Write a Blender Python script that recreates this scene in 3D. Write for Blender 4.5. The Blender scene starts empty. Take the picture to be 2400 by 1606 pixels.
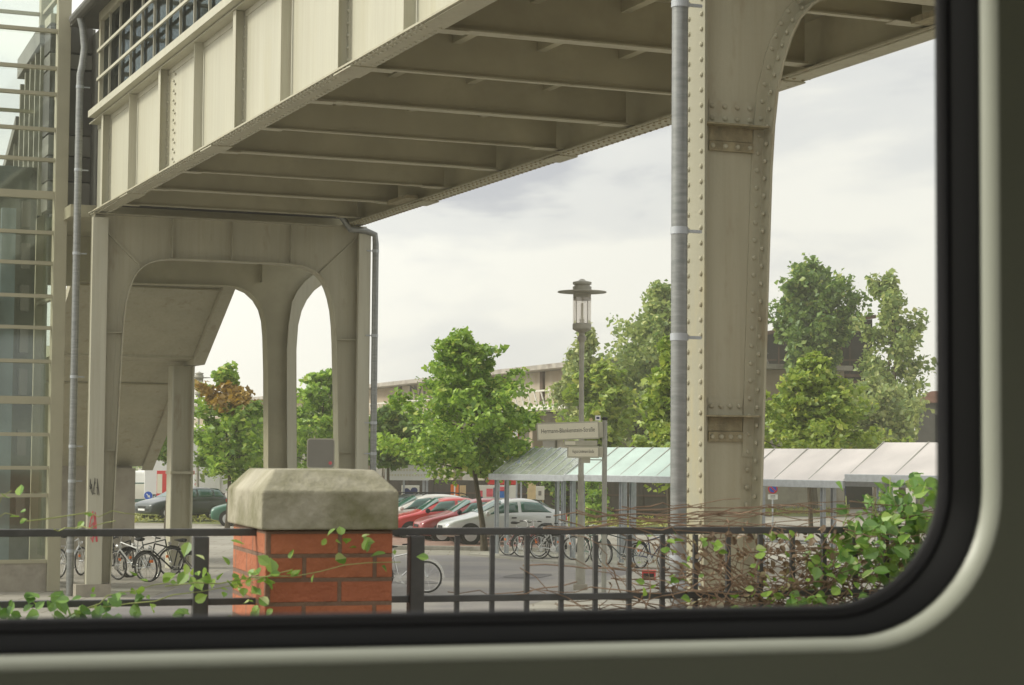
import bpy, bmesh, math, random
import numpy as np
from mathutils import Vector, Matrix
C = bpy.context.scene.collection
R = math.radians
rnd = random.Random(7)

# ------------------------------------------------------------------ camera model (used to place things in metres)
FPX, CX, CY, PIT, ROLL, ZC = 4682.0, 1200.0, 803.0, 0.0561, 0.00798, 2.9
FW = Vector((0, math.cos(PIT), math.sin(PIT)))
U0 = Vector((0, -math.sin(PIT), math.cos(PIT)))
RT = Vector((1, 0, 0)) * math.cos(ROLL) + U0 * math.sin(ROLL)
UP = RT.cross(FW)
EYE = Vector((0, 0, ZC))
def ray(x, y): return FW + RT * ((x - CX) / FPX) - UP * ((y - CY) / FPX)
def gnd(x, y, z=0.0):
    v = ray(x, y); return EYE + v * ((z - ZC) / v.z)
def at(x, y, D):
    v = ray(x, y); return EYE + v * (D / v.y)

# ------------------------------------------------------------------ materials
def mat(name, col, rough=0.6, metal=0.0, var=0.12, scale=3.0, stretch=(1, 1, 1), bump=0.0, bscale=60, spec=0.4, dirt=None, dscale=0.6, dpos=0.62, streak=0.0, slab=None):
    m = bpy.data.materials.new(name); m.use_nodes = True
    nt = m.node_tree; N = nt.nodes; L = nt.links
    b = N['Principled BSDF']
    b.inputs['Roughness'].default_value = rough; b.inputs['Metallic'].default_value = metal
    b.inputs['Specular IOR Level'].default_value = spec
    tc = N.new('ShaderNodeTexCoord'); mp = N.new('ShaderNodeMapping'); mp.inputs['Scale'].default_value = stretch
    L.new(tc.outputs['Object'], mp.inputs['Vector'])
    nz = N.new('ShaderNodeTexNoise'); nz.inputs['Scale'].default_value = scale; nz.inputs['Detail'].default_value = 5
    L.new(mp.outputs['Vector'], nz.inputs['Vector'])
    rp = N.new('ShaderNodeValToRGB')
    rp.color_ramp.elements[0].position = 0.3; rp.color_ramp.elements[1].position = 0.7
    rp.color_ramp.elements[0].color = (*[c * (1 - var) for c in col], 1)
    rp.color_ramp.elements[1].color = (*[min(1, c * (1 + var)) for c in col], 1)
    L.new(nz.outputs['Fac'], rp.inputs['Fac'])
    out = rp.outputs['Color']
    if dirt:
        n2 = N.new('ShaderNodeTexNoise'); n2.inputs['Scale'].default_value = dscale; n2.inputs['Detail'].default_value = 8; n2.inputs['Roughness'].default_value = 0.65
        L.new(mp.outputs['Vector'], n2.inputs['Vector'])
        r2 = N.new('ShaderNodeValToRGB'); r2.color_ramp.elements[0].position = dpos - 0.12; r2.color_ramp.elements[1].position = dpos + 0.12
        L.new(n2.outputs['Fac'], r2.inputs['Fac'])
        mx = N.new('ShaderNodeMix'); mx.data_type = 'RGBA'; L.new(r2.outputs['Color'], mx.inputs['Factor'])
        L.new(out, mx.inputs['A']); mx.inputs['B'].default_value = (*dirt, 1); out = mx.outputs['Result']
    if streak:
        m3 = N.new('ShaderNodeMapping'); m3.inputs['Scale'].default_value = (7, 7, .22); L.new(tc.outputs['Object'], m3.inputs['Vector'])
        n3 = N.new('ShaderNodeTexNoise'); n3.inputs['Scale'].default_value = 1.6; n3.inputs['Detail'].default_value = 6; n3.inputs['Roughness'].default_value = .7
        L.new(m3.outputs['Vector'], n3.inputs['Vector'])
        r3 = N.new('ShaderNodeValToRGB'); r3.color_ramp.elements[0].position = .36; r3.color_ramp.elements[1].position = .56
        r3.color_ramp.elements[0].color = (1 - streak * .8, 1 - streak, 1 - streak * 1.25, 1); r3.color_ramp.elements[1].color = (1, 1, 1, 1)
        L.new(n3.outputs['Fac'], r3.inputs['Fac'])
        x3 = N.new('ShaderNodeMix'); x3.data_type = 'RGBA'; x3.blend_type = 'MULTIPLY'; x3.inputs['Factor'].default_value = 1
        L.new(out, x3.inputs['A']); L.new(r3.outputs['Color'], x3.inputs['B']); out = x3.outputs['Result']
    if slab:
        br = N.new('ShaderNodeTexBrick'); br.inputs['Scale'].default_value = 1; br.inputs['Brick Width'].default_value = slab[0]; br.inputs['Row Height'].default_value = slab[1]; br.inputs['Mortar Size'].default_value = .02
        br.inputs['Color1'].default_value = (1, 1, 1, 1); br.inputs['Color2'].default_value = (.86, .86, .85, 1); br.inputs['Mortar'].default_value = (.62, .6, .56, 1)
        L.new(tc.outputs['Object'], br.inputs['Vector'])
        x4 = N.new('ShaderNodeMix'); x4.data_type = 'RGBA'; x4.blend_type = 'MULTIPLY'; x4.inputs['Factor'].default_value = 1
        L.new(out, x4.inputs['A']); L.new(br.outputs['Color'], x4.inputs['B']); out = x4.outputs['Result']
    L.new(out, b.inputs['Base Color'])
    if bump:
        nb = N.new('ShaderNodeTexNoise'); nb.inputs['Scale'].default_value = bscale; nb.inputs['Detail'].default_value = 4
        L.new(tc.outputs['Object'], nb.inputs['Vector'])
        bp = N.new('ShaderNodeBump'); bp.inputs['Strength'].default_value = bump; bp.inputs['Distance'].default_value = 0.02
        L.new(nb.outputs['Fac'], bp.inputs['Height']); L.new(bp.outputs['Normal'], b.inputs['Normal'])
    return m

def leafmat(name, c0, c1, trans=0.42, extra=None):
    m = bpy.data.materials.new(name); m.use_nodes = True
    nt = m.node_tree; N = nt.nodes; L = nt.links
    for n in list(N): N.remove(n)
    o = N.new('ShaderNodeOutputMaterial')
    g = N.new('ShaderNodeNewGeometry'); rp = N.new('ShaderNodeValToRGB')
    rp.color_ramp.elements[0].color = (*c0, 1); rp.color_ramp.elements[1].color = (*c1, 1)
    if extra:
        e = rp.color_ramp.elements.new(0.93); e.color = (*c1, 1); rp.color_ramp.elements[-1].color = (*extra, 1)
    L.new(g.outputs['Random Per Island'], rp.inputs['Fac'])
    d = N.new('ShaderNodeBsdfDiffuse'); t = N.new('ShaderNodeBsdfTranslucent'); mx = N.new('ShaderNodeMixShader'); gl = N.new('ShaderNodeBsdfGlossy'); m2 = N.new('ShaderNodeMixShader')
    gl.inputs['Roughness'].default_value = 0.45; gl.inputs['Color'].default_value = (.8, .85, .8, 1); m2.inputs['Fac'].default_value = 0.05
    mx.inputs['Fac'].default_value = trans
    L.new(rp.outputs['Color'], d.inputs['Color']); L.new(rp.outputs['Color'], t.inputs['Color'])
    L.new(d.outputs[0], mx.inputs[1]); L.new(t.outputs[0], mx.inputs[2])
    L.new(mx.outputs[0], m2.inputs[1]); L.new(gl.outputs[0], m2.inputs[2]); L.new(m2.outputs[0], o.inputs['Surface'])
    return m

def glassmat(name, tint, clear=0.6, rough=0.05, var=0.0, gcol=(1, 1, 1), diff=None, dfac=0.0):
    """thin sheet glass: part clear, part mirror, with an optional milky share"""
    m = bpy.data.materials.new(name); m.use_nodes = True
    nt = m.node_tree; N = nt.nodes; L = nt.links
    for n in list(N): N.remove(n)
    o = N.new('ShaderNodeOutputMaterial'); t = N.new('ShaderNodeBsdfTransparent'); g = N.new('ShaderNodeBsdfGlossy'); mx = N.new('ShaderNodeMixShader')
    t.inputs['Color'].default_value = (*tint, 1); g.inputs['Roughness'].default_value = rough; g.inputs['Color'].default_value = (*gcol, 1)
    mx.inputs['Fac'].default_value = 1 - clear
    L.new(t.outputs[0], mx.inputs[1]); L.new(g.outputs[0], mx.inputs[2]); last = mx
    if diff:
        d = N.new('ShaderNodeBsdfDiffuse'); tl = N.new('ShaderNodeBsdfTranslucent'); md = N.new('ShaderNodeMixShader'); m3 = N.new('ShaderNodeMixShader')
        tc = N.new('ShaderNodeTexCoord'); nz = N.new('ShaderNodeTexNoise'); nz.inputs['Scale'].default_value = 0.9; nz.inputs['Detail'].default_value = 6
        rp = N.new('ShaderNodeValToRGB'); rp.color_ramp.elements[0].position = .35; rp.color_ramp.elements[1].position = .65
        rp.color_ramp.elements[0].color = (*[c * .82 for c in diff], 1); rp.color_ramp.elements[1].color = (*diff, 1)
        L.new(tc.outputs['Object'], nz.inputs['Vector']); L.new(nz.outputs['Fac'], rp.inputs['Fac'])
        L.new(rp.outputs['Color'], d.inputs['Color']); L.new(rp.outputs['Color'], tl.inputs['Color'])
        md.inputs['Fac'].default_value = 0.35; L.new(d.outputs[0], md.inputs[1]); L.new(tl.outputs[0], md.inputs[2])
        m3.inputs['Fac'].default_value = dfac; L.new(last.outputs[0], m3.inputs[1]); L.new(md.outputs[0], m3.inputs[2]); last = m3
    L.new(last.outputs[0], o.inputs['Surface'])
    return m

def brickmat(name, c1, c2, mortar, bw, bh, ms=0.012):
    m = mat(name, c1, rough=0.85, bump=0.5, bscale=40)
    nt = m.node_tree; N = nt.nodes; L = nt.links; b = N['Principled BSDF']
    br = N.new('ShaderNodeTexBrick'); br.inputs['Scale'].default_value = 1.0
    br.inputs['Color1'].default_value = (*c1, 1); br.inputs['Color2'].default_value = (*c2, 1); br.inputs['Mortar'].default_value = (*mortar, 1)
    br.inputs['Brick Width'].default_value = bw; br.inputs['Row Height'].default_value = bh; br.inputs['Mortar Size'].default_value = ms; br.inputs['Mortar Smooth'].default_value = 0.2
    tc = N.new('ShaderNodeTexCoord'); sp = N.new('ShaderNodeSeparateXYZ'); cb = N.new('ShaderNodeCombineXYZ'); ad = N.new('ShaderNodeMath')
    L.new(tc.outputs['Object'], sp.inputs[0]); L.new(sp.outputs['X'], ad.inputs[0]); L.new(sp.outputs['Y'], ad.inputs[1])
    L.new(ad.outputs[0], cb.inputs['X']); L.new(sp.outputs['Z'], cb.inputs['Y']); L.new(cb.outputs[0], br.inputs['Vector'])
    old = b.inputs['Base Color'].links[0].from_socket
    mx = N.new('ShaderNodeMix'); mx.data_type = 'RGBA'; mx.blend_type = 'MULTIPLY'; mx.inputs['Factor'].default_value = 0.0
    L.new(br.outputs['Color'], mx.inputs['A']); L.new(old, mx.inputs['B'])
    nz = N.new('ShaderNodeTexNoise'); nz.inputs['Scale'].default_value = 9; nz.inputs['Detail'].default_value = 6
    rp = N.new('ShaderNodeValToRGB'); rp.color_ramp.elements[0].color = (.7, .7, .7, 1); rp.color_ramp.elements[1].color = (1.2, 1.2, 1.2, 1)
    L.new(tc.outputs['Object'], nz.inputs['Vector']); L.new(nz.outputs['Fac'], rp.inputs['Fac'])
    m2 = N.new('ShaderNodeMix'); m2.data_type = 'RGBA'; m2.blend_type = 'MULTIPLY'; m2.inputs['Factor'].default_value = 1.0
    L.new(mx.outputs['Result'], m2.inputs['A']); L.new(rp.outputs['Color'], m2.inputs['B'])
    L.new(m2.outputs['Result'], b.inputs['Base Color'])
    bp = [n for n in N if n.type == 'BUMP'][0]; bp2 = N.new('ShaderNodeBump'); bp2.invert = True; bp2.inputs['Strength'].default_value = 0.7; bp2.inputs['Distance'].default_value = 0.012
    L.new(br.outputs['Fac'], bp2.inputs['Height']); L.new(bp.outputs['Normal'], bp2.inputs['Normal']); L.new(bp2.outputs['Normal'], b.inputs['Normal'])
    return m

M = {}
M['cream'] = mat('cream_steel_paint', (.455, .44, .345), streak=.10, rough=.5, var=.05, scale=1.2, stretch=(1, 1, .25), dirt=(.43, .405, .28), dscale=1.3, dpos=.68, bump=.05, bscale=25)
M['beige'] = mat('old_beige_steel_paint', (.405, .383, .28), streak=.09, rough=.55, var=.07, scale=2, stretch=(1, 1, .3), dirt=(.26, .20, .12), dscale=3.0, dpos=.68, bump=.12, bscale=30)
M['rust'] = mat('rusty_paint', (.27, .235, .145), rough=.8, var=.25, scale=14, stretch=(1, 1, .6), bump=.3)
M['soffit'] = mat('shaded_underside_paint', (.365, .338, .23), streak=.0, rough=.7, var=.14, scale=.8, dirt=(.31, .285, .195), dscale=1.1)  # darker copy of the steel paint, shade under the bridge put into the colour
M['liftsteel'] = mat('lift_frame_paint', (.37, .345, .24), rough=.5, var=.06, scale=2)
M['zinc'] = mat('zinc_pipe', (.25, .255, .245), rough=.38, metal=.5, var=.13, scale=7, stretch=(1, 1, 5), dirt=(.17, .18, .175), dscale=3)
M['galv'] = mat('galvanised_steel', (.40, .42, .44), rough=.5, metal=.3, var=.12, scale=9)
M['dark'] = mat('dark_cladding', (.085, .08, .07), rough=.6, var=.15, scale=1.5)
M['band'] = mat('grey_band_cladding', (.19, .18, .155), rough=.6, var=.1, scale=1.5)
M['mullion'] = mat('gallery_mullion', (.30, .285, .22), rough=.5)
M['galleryglass'] = glassmat('gallery_glass', (.55, .6, .6), clear=.82, gcol=(.75, .8, .85))
M['liftglass'] = glassmat('lift_glass', (.92, .95, .92), clear=.93, gcol=(.9, .95, .95))
M['ground'] = mat('worn_paving', (.36, .335, .285), slab=(1.2, .8), rough=.9, var=.12, scale=.25, dirt=(.27, .245, .2), dscale=.12, dpos=.55, bump=.2, bscale=8)
M['asphalt'] = mat('grey_asphalt', (.23, .215, .21), rough=.9, var=.13, scale=.5, dirt=(.31, .285, .25), dscale=.35, dpos=.52, bump=.3, bscale=30)
M['paving'] = mat('pale_paving', (.43, .405, .345), slab=(.9, .6), rough=.9, var=.1, scale=.6, dirt=(.33, .3, .24), dscale=.4, bump=.2, bscale=10)
M['kerbred'] = mat('red_brown_kerb', (.27, .17, .13), rough=.9, var=.2, scale=5)
M['stone'] = mat('kerb_stone', (.36, .34, .30), rough=.9, var=.15, scale=6)
M['grass'] = mat('grass_ground', (.16, .18, .05), rough=.95, var=.35, scale=1.2, dirt=(.25, .22, .10), dscale=.5)
M['ballast'] = mat('track_ballast', (.16, .14, .12), rough=.95, var=.4, scale=18, bump=.8, bscale=20)
M['iron'] = mat('black_iron', (.058, .055, .052), rough=.42, var=.2, scale=20, spec=.6)
M['brick'] = brickmat('red_brick', (.43, .15, .068), (.35, .105, .05), (.19, .115, .075), .25, .083, .008)
M['sandstone'] = mat('weathered_cap_stone', (.37, .34, .26), rough=.92, var=.16, scale=5, dirt=(.17, .16, .085), dscale=3.2, dpos=.54, bump=.5, bscale=24)
M['mossstone'] = mat('mossy_cap_stone', (.50, .50, .40), rough=.92, var=.16, scale=5, dirt=(.30, .33, .10), dscale=5, dpos=.60, bump=.5, bscale=24)
M['lampgrey'] = mat('lamp_grey_metal', (.33, .315, .26), rough=.5, metal=.2, var=.12, scale=6)
M['lampglass'] = glassmat('lamp_glass', (.95, .93, .9), clear=.85, gcol=(1, .95, .92), diff=(.85, .8, .75), dfac=.25)
M['signwhite'] = mat('sign_enamel', (.66, .63, .50), rough=.4, var=.04, scale=4)
M['signframe'] = mat('sign_frame_grey', (.40, .385, .30), rough=.5)
M['signgrey'] = mat('sign_post_grey', (.30, .295, .255), rough=.5, var=.1)
M['ink'] = mat('black_lettering', (.075, .07, .06), rough=.6, var=0)
M['white'] = mat('white_paint', (.75, .75, .72), rough=.4, var=.03)
M['blue'] = mat('sign_blue', (.015, .09, .50), rough=.4, var=.03)
M['red'] = mat('sign_red', (.55, .03, .03), rough=.4, var=.04)
M['orange'] = mat('orange_plastic', (.72, .17, .02), rough=.4, var=.05)
M['yellow'] = mat('yellow_paint', (.75, .52, .03), rough=.45, var=.05)
M['bark'] = mat('tree_bark', (.085, .068, .045), rough=.9, var=.3, scale=12, stretch=(1, 1, .3), bump=.6)
M['lime'] = leafmat('lime_leaves', (0.133, 0.260, 0.034), (0.438, 0.616, 0.084), extra=(0.700, 0.700, 0.196))
M['limelight'] = leafmat('young_maple_leaves', (0.170, 0.278, 0.035), (0.441, 0.531, 0.080), extra=(0.682, 0.658, 0.144))
M['deep'] = leafmat('deep_green_leaves', (0.094, 0.186, 0.036), (0.286, 0.401, 0.083), extra=(0.546, 0.546, 0.144))
M['poplar'] = leafmat('poplar_leaves', (0.160, 0.256, 0.067), (0.461, 0.530, 0.159), extra=(0.700, 0.700, 0.293))
M['willow'] = leafmat('willow_leaves', (0.186, 0.270, 0.077), (0.463, 0.506, 0.165), extra=(0.700, 0.700, 0.295))
M['rustleaf'] = leafmat('browning_leaves', (.26, .15, .02), (.42, .27, .04))
M['vine'] = leafmat('vine_leaves', (0.116, 0.240, 0.023), (0.315, 0.460, 0.081), trans=.4, extra=(0.578, 0.620, 0.297))
M['vinedark'] = leafmat('dark_vine_leaves', (.08, .18, .03), (.22, .37, .08), trans=.35)  # second, darker leaf green for the vines
M['twig'] = mat('dry_vine_stem', (.27, .18, .12), rough=.85, var=.35, scale=9)
M['greentwig'] = mat('green_vine_stem', (.30, .33, .12), rough=.7, var=.2, scale=9)
M['rubber'] = mat('black_rubber', (.006, .006, .006), rough=.7, var=.05, spec=.12)
M['lip'] = mat('grey_rubber_lip', (.035, .034, .036), rough=.4, var=.05, spec=.5)
M['trim'] = mat('pale_window_trim', (.46, .475, .395), rough=.4, var=.02)
M['panel'] = mat('grey_carriage_panel', (.27, .28, .205), rough=.55, var=.05, scale=2)
M['warewall'] = mat('stained_plaster', (.30, .235, .165), rough=.9, var=.12, scale=.35, stretch=(1, 1, .5), dirt=(.40, .36, .29), dscale=.22, dpos=.55)
M['wareroof'] = mat('weathered_roof_edge', (.33, .30, .26), rough=.9, var=.2, scale=1.2, dirt=(.16, .13, .11), dscale=1.5)
M['darkwood'] = mat('dark_pillar', (.075, .045, .03), rough=.8)
M['rail'] = mat('walkway_rail', (.60, .57, .50), rough=.6)
M['ruin'] = mat('sooty_brick', (.013, .011, .010), rough=.9, var=.4, scale=2, dirt=(.035, .02, .012), dscale=.9)
M['ruinbeam'] = mat('rusty_beam', (.07, .038, .022), rough=.8, var=.3)
M['hoarding'] = mat('dark_board_fence', (.04, .032, .025), rough=.85, var=.35, scale=2.5, stretch=(3, 3, .3))
M['paper'] = mat('poster_paper', (.62, .60, .52), rough=.6, var=.05)
M['tan'] = mat('tan_poster', (.55, .42, .22), rough=.6, var=.12, scale=4)
M['skyblue'] = mat('poster_blue', (.03, .14, .42), rough=.5, var=.3, scale=5)
M['pink'] = mat('poster_red', (.62, .10, .12), rough=.5, var=.3, scale=5)
M['navy'] = mat('navy_steel', (.014, .024, .10), rough=.5, var=.15)
M['black'] = mat('matt_black', (.014, .014, .014), rough=.7, var=.1)
M['concrete'] = mat('grey_concrete', (.33, .30, .24), rough=.9, var=.14, scale=1.5, dirt=(.20, .18, .15), dscale=1.2)
M['milkroof'] = glassmat('milky_roof_sheet', (.9, .92, .9), clear=.9, rough=.15, diff=(.92, .87, .845), dfac=.86)
M['mintroof'] = glassmat('mint_roof_sheet', (.8, .95, .9), clear=.85, rough=.12, diff=(.80, .92, .87), dfac=.80)
M['clearroof'] = glassmat('clear_roof_sheet', (.86, .92, .88), clear=.80, rough=.08, diff=(.80, .82, .75), dfac=.30)
M['tyre'] = mat('tyre_rubber', (.03, .029, .028), rough=.8, var=.2, scale=10)
M['alloy'] = mat('wheel_alloy', (.60, .60, .60), rough=.35, metal=.15, var=.05)
M['chrome'] = mat('chrome_steel', (.62, .62, .60), rough=.25, metal=.8, var=.05)
M['carglass'] = mat('car_glass', (.03, .10, .078), rough=.04, var=.1, spec=1.0)
M['headlamp'] = mat('headlamp_glass', (.72, .70, .62), rough=.1, var=.08, spec=.9)
M['taillamp'] = mat('tail_lamp_red', (.55, .02, .02), rough=.15, var=.05, spec=.8)
def paint(name, col, metal=0.0):
    m = mat(name, col, rough=.28, metal=metal, var=.03, scale=.8, spec=.6)
    b = m.node_tree.nodes['Principled BSDF']; b.inputs['Coat Weight'].default_value = .6; b.inputs['Coat Roughness'].default_value = .08
    return m
M['silver'] = paint('silver_car_paint', (.58, .585, .57), .35)
M['maroon'] = paint('dark_red_car_paint', (.26, .018, .022))
M['redcar'] = paint('red_car_paint', (.48, .022, .020))
M['whitecar'] = paint('pale_car_paint', (.66, .64, .58))
M['darkcar'] = paint('dark_green_car_paint', (.018, .030, .026), .2)
M['greencar'] = paint('bottle_green_car_paint', (.02, .12, .07))

# ------------------------------------------------------------------ mesh builder
class MB:
    def __init__(s): s.v = []; s.f = []
    def add(s, vs, fs):
        k = len(s.v); s.v += [tuple(p) for p in vs]; s.f += [tuple(i + k for i in f) for f in fs]; return s
    def box(s, x0, x1, y0, y1, z0, z1):
        vs = [(x, y, z) for z in (z0, z1) for y in (y0, y1) for x in (x0, x1)]
        return s.add(vs, [(0, 2, 3, 1), (4, 5, 7, 6), (0, 1, 5, 4), (1, 3, 7, 5), (3, 2, 6, 7), (2, 0, 4, 6)])
    def bar(s, p, q, w, h, up=(0, 0, 1)):
        p = Vector(p); q = Vector(q); d = (q - p).normalized(); u = Vector(up)
        a = d.cross(u)
        if a.length < 1e-4: a = d.cross(Vector((1, 0, 0)))
        a.normalize(); b = a.cross(d).normalized(); a = a * (w / 2); b = b * (h / 2)
        vs = [c + i * a + j * b for c in (p, q) for i, j in ((-1, -1), (1, -1), (1, 1), (-1, 1))]
        return s.add(vs, [(3, 2, 1, 0), (4, 5, 6, 7), (0, 1, 5, 4), (1, 2, 6, 5), (2, 3, 7, 6), (3, 0, 4, 7)])
    def prism(s, poly, o, a, b, n):
        """polygon in axes a, b from o, thickened along vector n"""
        o = Vector(o); a = Vector(a); b = Vector(b); n = Vector(n); k = len(poly)
        vs = [o + a * x + b * y for x, y in poly] + [o + a * x + b * y + n for x, y in poly]
        return s.add(vs, [tuple(range(k))[::-1], tuple(range(k, 2 * k))] + [(i, (i + 1) % k, k + (i + 1) % k, k + i) for i in range(k)])
    def tube(s, pts, r, n=8, cap=True):
        pts = [Vector(p) for p in pts]; rs = r if isinstance(r, (list, tuple)) else [r] * len(pts)
        k0 = len(s.v); prev = None
        for i, p in enumerate(pts):
            d = (pts[min(i + 1, len(pts) - 1)] - pts[max(i - 1, 0)])
            d = d.normalized() if d.length > 1e-9 else Vector((0, 0, 1))
            if prev is None: a = d.orthogonal().normalized()
            else:
                a = prev - d * prev.dot(d); a = a.normalized() if a.length > 1e-6 else d.orthogonal().normalized()
            prev = a; b = d.cross(a)
            for j in range(n):
                t = 2 * math.pi * j / n; s.v.append(tuple(p + (a * math.cos(t) + b * math.sin(t)) * rs[i]))
        for i in range(len(pts) - 1):
            for j in range(n):
                j2 = (j + 1) % n; s.f.append((k0 + i * n + j, k0 + i * n + j2, k0 + (i + 1) * n + j2, k0 + (i + 1) * n + j))
        if cap:
            s.f.append(tuple(k0 + j for j in range(n))[::-1]); e = k0 + (len(pts) - 1) * n; s.f.append(tuple(e + j for j in range(n)))
        return s
    def lathe(s, prof, o, axis=(0, 0, 1), n=16):
        o = Vector(o); ax = Vector(axis).normalized(); a = ax.orthogonal().normalized(); b = ax.cross(a); k0 = len(s.v); m = len(prof)
        for r, h in prof:
            for j in range(n):
                t = 2 * math.pi * j / n; s.v.append(tuple(o + ax * h + (a * math.cos(t) + b * math.sin(t)) * r))
        for i in range(m - 1):
            for j in range(n):
                j2 = (j + 1) % n; s.f.append((k0 + i * n + j, k0 + i * n + j2, k0 + (i + 1) * n + j2, k0 + (i + 1) * n + j))
        s.f.append(tuple(k0 + j for j in range(n))[::-1]); e = k0 + (m - 1) * n; s.f.append(tuple(e + j for j in range(n)))
        return s
    def torus(s, o, axis, R0, r0, n=28, k=6):
        o = Vector(o); ax = Vector(axis).normalized(); a = ax.orthogonal().normalized(); b = ax.cross(a)
        pts = [o + (a * math.cos(2 * math.pi * i / n) + b * math.sin(2 * math.pi * i / n)) * R0 for i in range(n)]
        k0 = len(s.v)
        for i in range(n):
            e = (pts[i] - o).normalized()
            for j in range(k):
                t = 2 * math.pi * j / k; s.v.append(tuple(pts[i] + (e * math.cos(t) + ax * math.sin(t)) * r0))
        for i in range(n):
            for j in range(k):
                s.f.append((k0 + i * k + j, k0 + i * k + (j + 1) % k, k0 + ((i + 1) % n) * k + (j + 1) % k, k0 + ((i + 1) % n) * k + j))
        return s
    def dome(s, o, nrm, r=.022, h=.014):
        o = Vector(o); n = Vector(nrm).normalized(); a = n.orthogonal().normalized(); b = n.cross(a); k0 = len(s.v); q = 8
        for rr, hh in ((r, -.002), (r * .9, h * .55), (r * .5, h)):
            for j in range(q):
                t = 2 * math.pi * j / q; s.v.append(tuple(o + n * hh + (a * math.cos(t) + b * math.sin(t)) * rr))
        for i in range(2):
            for j in range(q): s.f.append((k0 + i * q + j, k0 + i * q + (j + 1) % q, k0 + (i + 1) * q + (j + 1) % q, k0 + (i + 1) * q + j))
        s.f.append(tuple(k0 + 2 * q + j for j in range(q)))
        return s
    def strip(s, pts, w, th):
        """plate that follows the points (x, z) polyline in the xz plane: w along y = (y0, y1), thickness th outward"""
        k = len(pts); k0 = len(s.v)
        for i, (x, z) in enumerate(pts):
            x0, z0 = pts[max(i - 1, 0)]; x1, z1 = pts[min(i + 1, k - 1)]
            d = Vector((x1 - x0, z1 - z0)).normalized(); nx, nz = d.y, -d.x
            for y in w:
                s.v.append((x, y, z)); s.v.append((x + nx * th, y, z + nz * th))
        for i in range(k - 1):
            a = k0 + 4 * i; b = a + 4
            for q in ((0, 2, 6, 4), (1, 5, 7, 3), (0, 4, 5, 1), (2, 3, 7, 6)):
                s.f.append(tuple((a + t) for t in q))
        s.f.append((k0, k0 + 1, k0 + 3, k0 + 2)); e = k0 + 4 * (k - 1); s.f.append((e, e + 2, e + 3, e + 1))
        return s
    def build(s, name, m, parent=None, org=(0, 0, 0), smooth=False, bev=0.0, sharp=35):
        me = bpy.data.meshes.new(name)
        o3 = Vector(org); me.from_pydata([(x - o3.x, y - o3.y, z - o3.z) for x, y, z in s.v], [], s.f)
        bm = bmesh.new(); bm.from_mesh(me); bmesh.ops.recalc_face_normals(bm, faces=bm.faces[:]); bm.to_mesh(me); bm.free()
        if smooth:
            me.shade_smooth(); me.set_sharp_from_angle(angle=R(sharp))
        ob = bpy.data.objects.new(name, me); C.objects.link(ob)
        for q in (m if isinstance(m, (list, tuple)) else [m]): me.materials.append(q)
        if parent is not None: ob.parent = parent
        if bev:
            b = ob.modifiers.new('bevel', 'BEVEL'); b.width = bev; b.segments = 2; b.limit_method = 'ANGLE'
        return ob

def tag(o, label=None, cat=None, group=None, kind=None):
    if label: o['label'] = label
    if cat: o['category'] = cat
    if group: o['group'] = group
    if kind: o['kind'] = kind
    return o
def thing(name, label, cat, loc=(0, 0, 0), rotz=0.0, group=None):
    o = bpy.data.objects.new(name, None); C.objects.link(o); o.empty_display_size = .3
    o.location = loc; o.rotation_euler = (0, 0, rotz)
    return tag(o, label, cat, group)
def children(o): return [c for c in C.objects if c.parent == o]
def dup(o, parent=None):
    c = o.copy(); C.objects.link(c); c.parent = parent
    for ch in children(o): dup(ch, c)
    return c
def text(body, name, m, parent, loc, rot, size, ext=.002, align='CENTER', xs=1.0, bold=0.0):
    cu = bpy.data.curves.new(name, 'FONT'); cu.body = body; cu.size = size; cu.extrude = ext; cu.align_x = align; cu.align_y = 'CENTER'; cu.offset = bold
    o = bpy.data.objects.new(name, cu); C.objects.link(o); o.parent = parent; o.location = loc; o.rotation_euler = rot; o.scale = (xs, 1, 1)
    bpy.context.view_layer.update()
    me = bpy.data.meshes.new_from_object(o.evaluated_get(bpy.context.evaluated_depsgraph_get())); me.materials.clear(); me.materials.append(m)
    r = bpy.data.objects.new(name, me); C.objects.link(r); r.parent = parent; r.location = loc; r.rotation_euler = rot; r.scale = (xs, 1, 1)
    bpy.data.objects.remove(o); r.name = name; return r

# bridge frame: local x = across the bridge (u), local y = along it (v)
BR = 0.39324
BN = Vector((math.cos(BR), math.sin(BR), 0)); BD = Vector((-math.sin(BR), math.cos(BR), 0))
def B(u, v, z=0.0): return BN * u + BD * v + Vector((0, 0, z))
def Vp(x, y, w):
    r = ray(x, y); p = EYE + r * ((w - EYE.dot(BD)) / r.dot(BD)); return p.dot(BN), p.z
def Up(x, y, u):
    r = ray(x, y); p = EYE + r * ((u - EYE.dot(BN)) / r.dot(BN)); return p.dot(BD), p.z

M['dryleaf'] = leafmat('dead_vine_leaves', (.10, .055, .03), (.27, .18, .10), trans=.2, extra=(.40, .36, .18))
M['flangepaint'] = mat('faded_flange_paint', (.30, .283, .205), rough=.55, var=.08, scale=2, stretch=(1, 1, .3), dirt=(.38, .33, .19), dscale=3, dpos=.66, bump=.1, bscale=30)
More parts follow.
